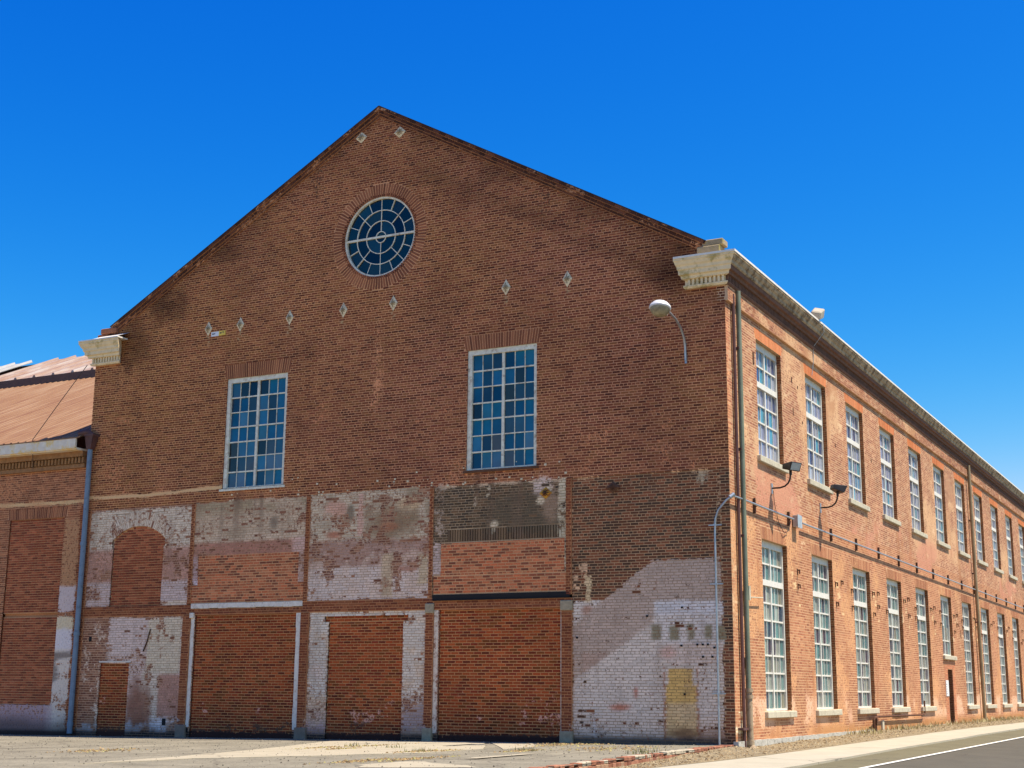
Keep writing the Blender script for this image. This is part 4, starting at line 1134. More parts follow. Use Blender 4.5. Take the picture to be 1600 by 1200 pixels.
RW = bpy.data.objects.new("round_window", None); link(RW, BLD, (CW[0], 0, CW[1]))
def annulus(b, r0, r1, y0, y1, t0=0, t1=2 * math.pi, n=48):
    full = abs(t1 - t0 - 2 * math.pi) < 1e-6
    k = n if full else n + 1
    vs = []
    for i in range(k):
        t = t0 + (t1 - t0) * i / n
        for (r, y) in ((r0, y0), (r1, y0), (r1, y1), (r0, y1)):
            vs.append((r * math.cos(t), y, r * math.sin(t)))
    fs = []
    for i in range(n):
        a, c = i * 4, ((i + 1) % k) * 4
        for j in range(4): fs.append((a + j, a + (j + 1) % 4, c + (j + 1) % 4, c + j))
    if not full: fs += [(0, 1, 2, 3), ((k - 1) * 4 + 3, (k - 1) * 4 + 2, (k - 1) * 4 + 1, (k - 1) * 4)]
    b.add(vs, fs)
f = MB(); annulus(f, 1.075, 1.135, .03, .16); f.obj("frame", M_FRAME_F, RW)
mu = MB()
for r in (.155, .46, .76): annulus(mu, r - .010, r + .010, .075, .13)
mu.box(-1.07, 1.07, .06, .13, -.026, .026)
for q in range(16):
    t = 2 * math.pi * q / 16
    if q in (0, 8): continue
    r0 = .155 if q % 4 == 0 else (.46 if q % 2 == 0 else .76)
    Mx = Matrix.Rotation(-t, 4, 'Y')
    mu.box(r0, 1.07, .08, .13, -.009, .009, Mx)
mu.obj("mullion", M_FRAME_F, RW)
RT = [lin(c) * .6 for c in ((18, 36, 40), (16, 46, 50), (8, 12, 14), (34, 74, 84), (34, 54, 56), (12, 22, 28), (40, 66, 62))]
rnd = random.Random(5)
for (r0, r1, n) in ((.772, 1.075, 16), (.472, .748, 8), (.167, .448, 4), (0.002, .144, 2)):
    for i in range(n):
        b = MB(); b.cc = rnd.choice(RT)
        annulus(b, r0, r1, .10, .106, 2 * math.pi * i / n + .01, 2 * math.pi * (i + 1) / n - .01, 6)
        o = b.obj("pane", M_GLASS, RW); o.rotation_euler = (rnd.uniform(-.02, .02), 0, rnd.uniform(-.02, .02))
b = MB(); b.lathe([(0.01, 0), (1.12, 0), (1.12, .02), (.01, .02)], 40, Matrix.Translation((0, .17, 0)) @ Matrix.Rotation(math.pi / 2, 4, 'X')); b.obj("backing", M_BLACK, RW)

# long wall windows: prototypes, then copies
UT = [lin(c) * k for c, k in (((148, 154, 182), .78), ((118, 164, 198), .72), ((96, 166, 188), .7), ((172, 178, 192), .78), ((84, 94, 140), .55))]  # pale tints, reflected sky light held in the glass colour
LTT = [lin(c) * k for c, k in (((130, 160, 154), .62), ((104, 150, 148), .56), ((92, 70, 88), .48), ((176, 182, 168), .62), ((72, 94, 116), .46), ((160, 158, 138), .58))]
def side_frame(Hh, rows_top, rows_bot, transom=True):
    """frame and bars in (depth x, y along the wall, z); returns meshes and the pane grid"""
    Wd = WWD; x0, x1 = -.20, -.115
    f = MB(); fr = .075
    f.box(x0, x1, 0, fr, 0, Hh); f.box(x0, x1, Wd - fr, Wd, 0, Hh); f.box(x0, x1, fr, Wd - fr, Hh - .16, Hh); f.box(x0, x1, fr, Wd - fr, 0, .06)
    mu = MB(); cy = Wd / 2
    ht = (Hh - .22) * rows_top / (rows_top + rows_bot)
    zt = Hh - .16 - ht
    if transom: mu.box(x0, x1 + .01, fr, Wd - fr, zt - .07, zt + .07)
    zr = list(np.linspace(.06, zt - (.07 if transom else 0), rows_bot + 1)); zr2 = list(np.linspace(zt + (.07 if transom else 0), Hh - .16, rows_top + 1))
    for i, z in enumerate(zr[1:-1] + zr2[1:-1]):
        t = .02
        for a, b in ((fr, cy - .035), (cy + .035, Wd - fr)): mu.box(x0, x1 - .02, a, b, z - t, z + t)
    for a, b in ((.06, zt - (.07 if transom else 0)), (zt + (.07 if transom else 0), Hh - .16)): mu.box(x0, x1 - .005, cy - .035, cy + .035, a, b)
    cells = []
    for (a, b) in ((fr, cy - .035), (cy + .035, Wd - fr)):
        for i in range(3):
            ya, yb = a + (b - a) * i / 3, a + (b - a) * (i + 1) / 3
            if i:
                mu.box(x0, x1 - .035, ya - .011, ya + .011, .06, zt - (.07 if transom else 0)); mu.box(x0, x1 - .035, ya - .011, ya + .011, zt + (.07 if transom else 0), Hh - .16)
            for k in range(len(zr) - 1): cells.append((ya, yb, zr[k], zr[k + 1], k))
            for k in range(len(zr2) - 1): cells.append((ya, yb, zr2[k], zr2[k + 1], 100 + k))
    return f.mesh("frame", M_FRAME_S), mu.mesh("mullion", M_FRAME_S), cells
def side_window(proto, i, z0, Hh, tints, wts, individual, sill_mesh, label=None):
    fm, mm, cells = proto
    root = bpy.data.objects.new("window", None); link(root, BLD, (0, W0 + PITCHW * i, z0))
    if label: root["label"] = label
    ob("frame", fm, root); ob("mullion", mm, root); ob("sill", sill_mesh, root)
    rnd = random.Random(i * 31 + int(z0 * 10))
    pick = lambda k: (rnd.choices(range(len(tints)), wts(k))[0])
    if individual:
        cache = {}
        for (ya, yb, za, zb, k) in cells:
            t = pick(k); key = (t, round(yb - ya, 3), round(zb - za, 3))
            if key not in cache:
                cache[key] = colmesh("pane", M_GLASS, lambda b: b.box(0, .006, .001, yb - ya - .001, .001, zb - za - .001), tints[t])
            p = ob("pane", cache[key], root, (-.176, ya, za)); p.rotation_euler = (0, rnd.uniform(-.012, .012), rnd.uniform(-.03, .03))
    else:
        b = MB()
        for (ya, yb, za, zb, k) in cells:
            b.cc = tints[pick(k)] * rnd.uniform(.85, 1.1)
            Mx = Matrix.Translation((-.176, ya, za)) @ Matrix.Rotation(rnd.uniform(-.03, .03), 4, 'Z')
            b.box(0, .006, .001, yb - ya - .001, .001, zb - za - .001, Mx)
        o = b.obj("pane", M_GLASS, root, kind="stuff")
    return root
s = MB(); s.box(-.12, .09, -.14, WWD + .12, -.15, .0); sill_m = s.mesh("sill", M_SILL, bevel=.012)
pu = side_frame(9.65 - 6.73, 2, 4); pl_ = side_frame(4.73 - .70, 2, 7); ps = side_frame(4.73 - 2.52, 2, 2, False)
wu = lambda k: (3, 2, 3, 2, 1) if k in (1, 2) else ((6, 2, .5, 3, 1) if k < 100 else (6, 2, 1, 2, 3))
wl_ = lambda k: (4, 3, 2.2, 3, .8, 2) if k < 100 else (3, 4, .5, 1, 3, 1)
for i in range(NW):
    side_window(pu, i, 6.73, 2.92, UT, wu, i < 2, sill_m)
    if i == 5:
        side_window(ps, i, 2.52, 2.21, LTT, wl_, False, sill_m, "short window above the dark brown door")
    else:
        side_window(pl_, i, .70, 4.03, LTT, wl_, i < 2, sill_m)
# tilted open vent in the short window
v = MB(); y5 = W0 + PITCHW * 5
Mx = Matrix.Translation((-.11, y5 + .1, 3.62)) @ Matrix.Rotation(math.radians(-24), 4, 'Y')
v.box(-.02, .02, 0, .85, 0, .04, Mx); v.box(-.02, .02, 0, .85, .46, .5, Mx); v.box(-.02, .02, 0, .04, 0, .5, Mx); v.box(-.02, .02, .81, .85, 0, .5, Mx)
v.obj("open_vent", M_FRAME_S, BLD)
# door
dr = MB(); dr.box(-.20, -.16, DOORS[0], DOORS[1], -.1, DOORS[3] - .04)
D = dr.obj("door", M_DOOR, BLD)
h = MB(); h.box(-.16, -.10, DOORS[0] + .08, DOORS[0] + .2, .98, 1.06); h.box(-.16, -.145, DOORS[0] + .05, DOORS[0] + .23, .85, 1.15); h.obj("handle", M_STEEL, D)
h = MB(); h.box(-.22, -.15, DOORS[0] - .0, DOORS[0] + .05, -.1, DOORS[3]); h.box(-.22, -.15, DOORS[1] - .05, DOORS[1], -.1, DOORS[3]); h.box(-.22, -.15, DOORS[0] + .05, DOORS[1] - .05, DOORS[3] - .04, DOORS[3]); h.obj("frame", M_DOOR, D)

# ---- iron tie plates
def plate(u, z, w, h, mat, groove, label=None):
    b = MB(); y = -.012
    b.add([(-w, 0, 0), (0, 0, -h), (w, 0, 0), (0, 0, h), (0, -.055, 0)], [(0, 1, 4), (1, 2, 4), (2, 3, 4), (3, 0, 4), (0, 3, 2, 1)])
    o = b.obj("wall_plate", mat, BLD); o.location = (u, y, z)
    if label: o["label"] = label
    g_ = MB()
    for a in range(4):
        t = math.radians(45 + 90 * a) if a < 4 else 0
        for tt in (t, t + math.radians(45)):
            L = .55 * min(w, h) if abs(math.sin(2 * tt)) > .5 else .55 * (w if abs(math.cos(tt)) > .7 else h)
            ex, ez = math.cos(tt) * L, math.sin(tt) * L
            nx, nz_ = -math.sin(tt) * .012, math.cos(tt) * .012
            y0_, y1_ = -.052, -.028
            g_.add([(nx, y0_, nz_), (-nx, y0_, -nz_), (ex - nx, y1_, ez - nz_), (ex + nx, y1_, ez + nz_),
                    (nx, y0_ - .01, nz_), (-nx, y0_ - .01, -nz_), (ex - nx, y1_ - .01, ez - nz_), (ex + nx, y1_ - .01, ez + nz_)],
                   [(4, 5, 6, 7), (0, 1, 5, 4), (1, 2, 6, 5), (2, 3, 7, 6), (3, 0, 4, 7)])
    g_.box(-.022, .022, -.078, -.04, -.022, .022)
    g_.obj("rib", groove, o)
for du in (-15.36, -14.22, -12.52, -10.74, -9.15, -5.78, -4.06): plate(du, 11.105, .135, .215, M_PLATE, M_PLATE_DARK)
for (du, dz) in ((-10.34, 15.98), (-9.09, 15.91)): plate(du, dz, .19, .17, M_PLATE, M_PLATE_DARK)
plate(-4.64, 5.80, .17, .15, M_RUSTYEL, M_RUST, "rust-stained yellow tie plate")
plate(-2.87, 5.83, .19, .14, M_PLATE_BROWN, M_RUST, "dark brown tie plate")

# ---- ledges, beam, strips
m = MB()
for i in range(12):
    a = -15.40 + i * .309
    m.box(a, a + .309, -.035 - random.random() * .02, .03, 3.225 + random.random() * .015, 3.355 + random.random() * .01)
m.obj("ledge", M_WHITEPAINT, BLD, bevel=.006)["label"] = "long flaking white ledge"
m = MB(); m.box(-7.76, -4.00, -.03, .1, 3.285, 3.425); m.box(-7.76, -4.00, -.06, -.03, 3.285, 3.30); m.obj("steel_beam", M_BLACK, BLD)
m = MB()
for (a, b) in ((-15.395, -15.27), (-11.885, -11.73)):
    m = MB()
    for i in range(16):
        m.box(a + random.uniform(0, .02), b - random.uniform(0, .015), -.02, 0.02, .1 + i * .185, .1 + (i + 1) * .185 - .0)
    m.obj("door_edging", M_WHITEPAINT, BLD)
M_GEDGE = plain("grey_edging", AF(150, 140, 138), .85, var=.25, scale=10, dirt=AF(96, 66, 52), dscale=8)
for (a, b) in ((-7.70, -7.58), (-4.235, -4.205)):
    m = MB(); m.box(a, b, -.015, .03, .1, 3.05); m.obj("door_edging", M_GEDGE, BLD)
for (a, b) in ((-7.95, -7.70), (-4.23, -3.92)):
    for bx in ((a, b, -.07, .02, 2.98, 3.22), (a - .01, b + .01, -.08, .02, ZB, .22)):
        m = MB(); m.box(*bx); m.obj("pad_stone", plain("grey_pad_stone", AF(104, 100, 90), .9, var=.25, scale=12), BLD, bevel=.015)
for (a, b) in ((-11.78, -11.42), (-15.7, -15.36)):
    m = MB(); m.box(a, b, -.075, .02, ZB, .16); m.obj("pad_stone", plain("dark_pad_stone", AF(84, 78, 74), .9, var=.2), BLD, bevel=.015)
m = MB(); m.box(-15.42, -15.28, -.07, 0, 2.98, 3.12); m.obj("pad_stone", M_WHITEPAINT, BLD, bevel=.01)
m = MB(); m.box(-18.62, -17.45, -.02, .02, 1.80, 1.835); m.obj("door_edging", M_WHITEPAINT, BLD)
# holes and stubs
m = MB()
for (u, z, s_) in ((-19.02, 2.45, .07), (-16.15, .22, .09), (-15.36, .02, .06), (-11.68, .02, .07)):
    m.box(u - s_ * .7, u + s_ * .7, -.012, .01, z - s_, z + s_)
for (u, z) in ((-3.82, 2.35), (-2.05, 2.82), (-1.2, 3.0), (-1.23, 2.15), (-.85, 2.17), (-.72, 2.17), (-.6, 2.17), (-.45, 2.1), (-.72, 1.9), (-.5, 1.9), (-1.17, 1.08), (-7.6, 2.75), (-4.05, 2.5), (-4.05, 2.15), (-4.05, .9), (-4.05, 1.7)):
    m.box(u - .022, u + .022, .0, .03, z - .022, z + .022); m.box(u - .02, u + .02, -.012, 0.01, z - .02, z + .02)
m.obj("bolt_hole", M_BLACK, BLD, kind="stuff")
m = MB()
for (u, z) in ((-16.9, 2.35),):
    m.tube([(u - .12, -.02, z - .25), (u, -.03, z), (u + .09, -.02, z + .35)], .018, 6)
m.obj("iron_strap", M_RUST, BLD)
# chips of white paint and mortar stuck along the top of the panels
m = MB()
rr = random.Random(3)
for _ in range(48):
    u = rr.uniform(-14.5, -3.9); z = 6.13 + rr.random() ** 2 * .5; s_ = rr.uniform(.008, .026)
    m.box(u - s_ * 1.2, u + s_ * 1.2, -.014, .0, z - s_, z + s_)
m.obj("mortar_dab", M_PLATE, BLD, kind="stuff")
# rusty hooks between the long wall's lower windows
hk = MB(); hk.box(0, .07, -.02, .02, .03, .06); hk.box(.045, .07, -.02, .02, -.05, .03); hk.box(0, .010, -.03, .03, -.07, .08)
hkm = hk.mesh("wall_hook", M_RUST)
rr = random.Random(9)
for i in range(10):
    yb = W0 + PITCHW * i + WWD
    for (dy, z) in ((.85, 4.17), (.85, 3.72), (1.95, 4.0), (1.98, 3.6), (.25, 4.05), (.28, 3.5)):
        if i > 0 or dy == .85:
            if rr.random() < .72: ob("wall_hook", hkm, BLD, (.004, yb + dy, z + rr.uniform(-.08, .08)))
m = MB(); m.box(0, .07, .62, .80, 1.66, 1.90); m.box(.07, .085, .65, .77, 1.70, 1.86); m.obj("rusty_box", M_RUST, BLD)
m = MB()
for (y, z, w_, h_) in ((5.2, 9.2, .05, .14), (5.25, 8.35, .04, .2), (5.75, 9.1, .05, .07), (6.1, 8.2, .05, .06), (2.0, 9.1, .1, .3), (1.15, .35, .06, .1), (9.4, 8.1, .05, .1), (13.7, 8.3, .05, .12), (27.2, 3.4, .05, .3), (24.0, 2.62, .01, .01)):
    m.box(.002, .012, y - w_ / 2, y + w_ / 2, z - h_ / 2, z + h_ / 2)
m.obj("wall_vent", M_RUST, BLD)
# plinth
m = MB(); ys_ = np.linspace(-.02, 12.4, 44)
for a, b in zip(ys_[:-1], ys_[1:]):
    t0 = .035 + .02 * random.random()
    za, zb_ = -.45, .07 + .015 * random.random() + .002 * a
    m.box(-.05, .05 + t0 * .5, a, b, za, zb_)
m.obj("plinth", M_PLINTH, BLD)
m = MB()
for a in np.arange(17.4, 23, .7): m.box(-.05, .06, a, a + .7, -.3, .06 + .02 * random.random())
m.obj("plinth", M_PLINTH, BLD)
m = MB(); m.box(-.9, .0, -.05, 0.0, -.3, .02); m.obj("plinth", plain("dark_plinth", AF(70, 66, 70), .9), BLD)

# ------------------------------------------------------------------ the lower building on the left
LBD = empty("brick_workshop", (-19.6, .1, 0), "low brick workshop with rusty metal roof and dentil eaves beside the tall hall", "building")
LO = Vector((-19.6, .1, 0))
def lob(o):
    o.parent = LBD; o.location = Vector(o.location) - LO
    return o
lb, lbed = Bricks(), Beds()
lh = [(-22.68 + d, -20.46 + d, .6, 6.0) for d in (0, -3.75, -7.5)]
la = [(-22.78 + d, -20.36 + d, 6.0, 6.32) for d in (0, -3.75, -7.5)]
courses(lb, LEFT, -32.5, -19.62, ZB, 8.0, 0, 'left', col_left, holes=lh + la)
lbed.add(LEFT, -32.5, -19.62, ZB, 8.0, -.001, 'left', col_left, holes=lh, step=.09)
for a in la: quads(lb, LEFT, soldiers(a[0] + .04, a[1] - .04, a[2], a[3], .04, .072), -.03, .006, 'left', col_left)
courses(lb, LEFT, -19.82, -19.62, ZB, 6.3, .05, 'strip', col_left, header=0); lbed.add(LEFT, -19.82, -19.62, ZB, 6.3, .045, 'strip', col_left)
lw = lob(lbed.obj("wall", None)); o = lb.obj("brickwork", None); o.parent = lw
for i, h_ in enumerate(lh):
    br, bd = Bricks(), Beds()
    courses(br, LEFT, h_[0], h_[1], 3.22, h_[3], -.04, 'infill3', col_left, ch=.0705, bl=.2125, header=0, jt=.020); bd.add(LEFT, h_[0], h_[1], 3.22, h_[3], -.045, 'infill3', col_left)
    courses(br, LEFT, h_[0], h_[1], h_[2], 3.12, -.05, 'infill3', col_left, ch=.0705, bl=.2125, header=0, jt=.020); bd.add(LEFT, h_[0], h_[1], h_[2], 3.12, -.055, 'infill3', col_left)
    bd.add(LEFT, h_[0], h_[1], 3.12, 3.22, -.10, 'strip', col_left)
    p = lob(bd.obj("infill_panel", None))
    b_ = br.obj("brickwork", None); b_.parent = p
m = MB(); m.box(-32.6, -19.75, -.42, -.36, 7.93, 8.23); m.box(-32.6, -19.75, -.36, .1, 7.90, 7.96); lob(m.obj("fascia_board", M_FASCIA))
m = MB(); m.box(-32.6, -19.75, -.10, .1, 7.74, 7.90); m.box(-32.6, -19.75, .0, .1, 7.42, 7.54); lob(m.obj("eaves_course", plain("ochre_eaves_brick", AF(96, 74, 54), .9, var=.3)))
m = MB()
for x in np.arange(-32.5, -19.8, .135): m.box(x, x + .07, -.06, .09, 7.55, 7.72)
lob(m.obj("dentil_course", plain("ochre_dentil", AF(96, 74, 52), .9, var=.3), kind="stuff"))
# roof: ribbed sheets
RS = math.tan(math.radians(25))
def ribbed(name, x0, x1, y0, y1, z0, mat, rib=.3, rh=.022, rw=.05, th=.03):
    m = MB()
    P = lambda x, y, dz: (x, y, z0 + (y - y0) * RS + dz)
    m.add([P(x0, y0, -th), P(x1, y0, -th), P(x1, y1, -th), P(x0, y1, -th), P(x0, y0, 0), P(x1, y0, 0), P(x1, y1, 0), P(x0, y1, 0)],
          [(0, 3, 2, 1), (4, 5, 6, 7), (0, 1, 5, 4), (1, 2, 6, 5), (2, 3, 7, 6), (3, 0, 4, 7)])
    for x in np.arange(x0 + rib / 2, x1, rib):
        m.add([P(x - rw, y0, .001), P(x - rw * .5, y0, rh), P(x + rw * .5, y0, rh), P(x + rw, y0, .001), P(x - rw, y1, .001), P(x - rw * .5, y1, rh), P(x + rw * .5, y1, rh), P(x + rw, y1, .001)],
              [(0, 1, 5, 4), (1, 2, 6, 5), (2, 3, 7, 6), (0, 3, 2, 1), (4, 5, 6, 7)])
    return lob(m.obj(name, mat))
ribbed("roof", -60, -19.62, -.43, 10.3, 8.245, M_RUSTROOF)["label"] = "long rust-red ribbed lower roof slope"
ZU = 8.245 + 10.73 * RS
ribbed("monitor_roof", -36.4, -19.62, 9.9, 14.1, ZU + .12, M_RUSTROOF2, rib=1.05, rh=.09, rw=.09)["label"] = "streaky part-rusted upper roof slope"
ribbed("monitor_roof", -75, -37.6, 9.9, 14.3, ZU + .14, M_WHITEROOF, rib=1.05, rh=.09, rw=.09)["label"] = "white sheeted upper roof slope"
m = MB(); m.box(-36.4, -20.5, 9.82, 9.95, ZU - .22, ZU + .10); lob(m.obj("gutter", plain("dark_tar_gutter", AF(52, 42, 42), .7)))
m = MB(); m.box(-75, -37.9, 9.82, 9.95, ZU - .22, ZU + .08); lob(m.obj("gutter", M_BLACK))
m = MB(); m.box(-37.6, -36.4, 9.9, 10.3, ZU - .3, ZU + .1); lob(m.obj("roof_step", M_RUSTROOF))
m = MB(); m.box(-32.5, -19.7, .35, 30, ZB, 7.9); m.box(-75, -32.5, .35, 30, ZB, 8.2); lob(m.obj("rear_wall", m_bw))
m = MB()
m.prism([(14.0, ZU + .05 + 4.1 * RS), (14.0, ZU - .2), (30, 8)], -75, -19.7, lambda a, b, d: (d, a, b)); lob(m.obj("rear_roof", M_ROOFMAIN))

# ------------------------------------------------------------------ things fixed to the walls and standing on the ground
# blue downspout with hopper, in the corner between the two buildings
t = empty("downspout", (-19.42, -.14, -.2), "blue painted downspout with dark hopper between the low workshop and the tall gable", "downspout", "downspouts on the brick walls")
def tob(mb, name, mat, t, smooth=True, bevel=0.0, kind=None):
    """part built in world coordinates, parented to a thing"""
    o = mb.obj(name, mat, t, smooth=smooth, bevel=bevel, kind=kind)
    o.location = -Vector(t.location)
    return o
m = MB(); m.tube([(-19.42, -.14, -.15), (-19.42, -.14, 2.6), (-19.41, -.14, 5), (-19.42, -.14, 7.92)], .075, 14); tob(m, "pipe", M_BLUEPIPE, t)
m = MB()
for z in (.05, 2.55, 5.1): m.tube([(-19.42, -.14, z), (-19.42, -.14, z + .1)], .088, 14)
tob(m, "collar", M_BLUEPIPE, t)
m = MB()
m.add([(-19.56, -.26, 8.3), (-19.24, -.26, 8.3), (-19.24, -.0, 8.3), (-19.56, -.0, 8.3), (-19.5, -.22, 7.9), (-19.34, -.22, 7.9), (-19.34, -.06, 7.9), (-19.5, -.06, 7.9)],
      [(0, 3, 2, 1), (4, 5, 6, 7), (0, 1, 5, 4), (1, 2, 6, 5), (2, 3, 7, 6), (3, 0, 4, 7)])
m.box(-19.58, -19.22, -.28, .0, 8.28, 8.34); m.tube([(-19.75, -.3, 8.36), (-19.5, -.2, 8.42), (-19.36, -.14, 8.3)], .09, 10)
tob(m, "hopper", M_DARKIRON, t)
# green downspout at the street corner
t = empty("downspout", (.16, .6, -.1), "green-grey downspout with tan lower pipe nearest the street corner", "downspout", "downspouts on the brick walls")
m = MB(); m.tube([(.115, .62, 10.42), (.115, .62, 9), (.115, .6, 5), (.12, .6, 1.2)], .06, 14); tob(m, "pipe", M_GREENPIPE, t)
m = MB(); m.tube([(.12, .6, 1.22), (.125, .6, .6), (.13, .6, -.12)], .075, 14)
for z in (1.14, 1.0, .0): m.tube([(.124, .6, z), (.124, .6, z + .08)], .095, 14)
m.tube([(.17, .6, -.05), (.22, .52, -.14)], .08, 12)
tob(m, "lower_pipe", M_TANPIPE, t)
for bz in ((0, .13, .53, .69, 9.0, 9.05), (0, .13, .53, .69, 6.6, 6.65), (0, .13, .53, .69, 4.6, 4.65), (0, .13, .15, .72, .32, .37)):
    m = MB(); m.box(*bz); tob(m, "bracket", M_DARKIRON, t, False)
m = MB(); m.box(.05, .16, .72, .82, 3.18, 3.5); m.tube([(.1, .8, 3.25), (.1, 1.9, 3.3)], .014, 6); tob(m, "latch", M_SILL, t, False)
m = MB()
for (x, y, s_) in ((.32, .45, .1), (.26, .75, .09), (.4, .62, .07), (.2, .3, .1)):
    m.lathe([(.01, -s_ * .8), (s_ * .9, -s_ * .3), (s_, .0), (s_ * .6, s_ * .5), (.01, s_ * .6)], 7, Matrix.Translation((x, y, -.17)))
stn = m.obj("broken_stones", plain("pale_broken_stone", (.5, .45, .38), .9)); setp(stn, kind="stuff")
# far downspout
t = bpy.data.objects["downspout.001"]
m = MB(); m.tube([(.06, .40, 10.3), (.06, .40, 5), (.065, .40, -.1)], .042, 8); tob(m, "shadow_band_pipe", M_DARKIRON, t)  # added dark pipe, fills out the shadow band beside the green downspout
t = empty("downspout", (.13, 30.6, 0), "tan downspout far along the sunlit long wall", "downspout", "downspouts on the brick walls")
m = MB(); m.tube([(.13, 30.5, 10.55), (.13, 30.55, 6), (.13, 30.65, 3), (.13, 30.75, -.02)], .07, 10); tob(m, "pipe", plain("tan_pipe", (.30, .22, .12), .6, .2, var=.3, scale=2), t)
for z in (8.2, 6.0, 4.0):
    m = MB(); m.box(0, .14, 30.5, 30.68, z, z + .05); tob(m, "bracket", M_DARKIRON, t, False)

# gooseneck wall lamp on the gable
t = empty("wall_lamp", (-.98, 0, 8.7), "white gooseneck lamp with a glass bowl leaning out from the gable", "lamp")
m = MB()
arc = [(-.98, -.05, 8.70), (-.98, -.06, 9.0), (-.98, -.12, 9.22), (-.98, -.32, 9.42), (-.98, -.65, 9.56), (-.98, -1.0, 9.62), (-.98, -1.3, 9.63)]
m.tube(arc, .028, 10); tob(m, "arm", M_STEEL, t)
m = MB(); m.box(-1.005, -.955, -.04, .0, 8.64, 8.84); m.box(-1.0, -.96, -.07, .0, 9.08, 9.13); tob(m, "back_plate", M_STEEL, t, False)
TX = Matrix.Translation((-.98, -1.62, 9.58)) @ Matrix.Rotation(math.radians(-14), 4, 'X') @ Matrix.Scale(.88, 4)
m = MB(); m.lathe([(.02, .20), (.10, .19), (.20, .14), (.27, .06), (.285, .0), (.27, -.03), (.25, -.03), (.25, .02), (.02, .1)], 26, TX)
m.box(-.05, .05, .2, .40, .0, .11, TX); tob(m, "lamp_shade", M_LAMPWHITE, t)
m = MB(); m.lathe([(.255, -.03), (.24, -.09), (.18, -.17), (.09, -.22), (.01, -.235)], 24, TX); tob(m, "glass_bowl", M_LAMPBOWL, t)

# floodlights on bent arms
def floodlight(name, y, z, turn, tilt, label):
    t = empty(name, (0, y, z), label, "floodlight", "floodlights on bent arms")
    m = MB(); m.box(.0, .025, -.05, .05, -.14, .12); m.obj("wall_bracket", M_STEEL, t)
    m = MB(); m.tube([(.01, 0, 0), (.22, 0, .0), (.34, 0, .03), (.43, 0, .10), (.48, 0, .2), (.5, 0, .34)], .022, 10); m.obj("arm", M_DARKMETAL, t, smooth=True)
    m = MB(); m.tube([(.5, 0, .30), (.5, 0, .42)], .035, 10); m.obj("knuckle", M_DARKMETAL, t, smooth=True)
    Mx = Matrix.Translation((.5, 0, .50)) @ Matrix.Scale(.82, 4) @ Matrix.Rotation(turn, 4, 'Z') @ Matrix.Rotation(tilt, 4, 'Y')
    m = MB(); vs = [(-.20, -.14, -.07), (-.20, .14, -.07), (-.20, .14, .08), (-.20, -.14, .08), (.17, -.24, -.13), (.17, .24, -.13), (.24, .24, .14), (.24, -.24, .14)]
    m.add([Mx @ Vector(v) for v in vs], [(0, 1, 2, 3), (4, 7, 6, 5), (0, 4, 5, 1), (1, 5, 6, 2), (2, 6, 7, 3), (3, 7, 4, 0)])
    m.obj("housing", M_DARKMETAL, t, bevel=.01)
    m = MB(); m.add([Mx @ Vector(v) for v in ((.178, -.20, -.10), (.178, .20, -.10), (.240, .20, .11), (.240, -.20, .11), (.168, -.20, -.10), (.168, .20, -.10), (.23, .20, .11), (.23, -.20, .11))],
                    [(0, 1, 2, 3), (4, 7, 6, 5), (0, 4, 5, 1), (1, 5, 6, 2), (2, 6, 7, 3), (3, 7, 4, 0)])
    m.obj("lens", M_LENSGLASS, t)
    return t
floodlight("floodlight", 3.14, 6.05, math.radians(-24), math.radians(6), "dark floodlight showing its pale lens, on the arm below the first upper window")
floodlight("floodlight", 7.52, 6.08, math.radians(40), math.radians(14), "dark floodlight turned to face away, on the arm between the second and third upper windows")
# cable loop from the first floodlight
m = MB(); m.tube([(.03, 3.2, 6.0), (.02, 3.3, 5.7), (.03, 3.55, 5.25), (.05, 3.95, 5.02), (.05, 4.3, 5.12), (.09, 4.42, 5.38)], .008, 6)
o = m.obj("cable", M_DARKMETAL, smooth=True); setp(o, "thin black cable looping from the first floodlight down to the conduit", "cable")

# conduit
t = empty("conduit", (.1, 0, 0), "thin grey conduit that climbs the corner and runs along the long wall on stubby brackets", "conduit")
CZ = lambda y: 5.455 - .0028 * y if y > 1 else 5.46
m = MB(); m.tube([(-.345, -.09, .0), (-.34, -.09, 2.5), (-.34, -.09, 4.7), (-.325, -.09, 4.95), (-.25, -.10, 5.15), (-.05, -.115, 5.36), (.07, -.105, 5.45)], .024, 10); tob(m, "riser_pipe", M_STEEL, t)
m = MB(); m.tube([(.04, -.13, 5.42), (.12, -.06, 5.50)], .05, 10); tob(m, "elbow_box", M_STEEL, t)
m = MB(); m.tube([(.10, -.08, 5.46)] + [(.105, y, CZ(y)) for y in (1, 2.5, 4.6)], .024, 10); m.tube([(.105, y, CZ(y) - .02) for y in np.arange(5.4, 56, 2.0)], .024, 10); tob(m, "pipe", M_STEEL, t)
ys_b = [1.66, 4.41] + [8.43 + 2.78 * i for i in range(17)]
for y in ys_b:
    m = MB(); m.box(.0, .065, y - .022, y + .022, CZ(y) - .19, CZ(y) + .17); m.box(.065, .08, y - .03, y + .03, CZ(y) - .04, CZ(y) + .03); tob(m, "bracket", M_RUSTDARK, t, False)
for z in (4.82, 3.5, 1.1):
    m = MB(); m.box(-.50, -.19, -.075, -.03, z - .012, z + .012); m.box(-.37, -.31, -.12, -.03, z - .02, z + .02); tob(m, "clamp", M_STEEL, t, False)
t = empty("junction_box", (.0, 5.0, 5.2), "grey metal junction box on the conduit between the two floodlights", "junction box")
m = MB(); m.box(.02, .15, 4.80, 5.16, 5.27, 5.57); tob(m, "box", M_STEEL, t, False, .008)
m = MB(); m.box(.15, .162, 4.785, 5.175, 5.255, 5.585); tob(m, "cover", plain("pale_box_cover", (.5, .5, .5), .35, .5), t, False)
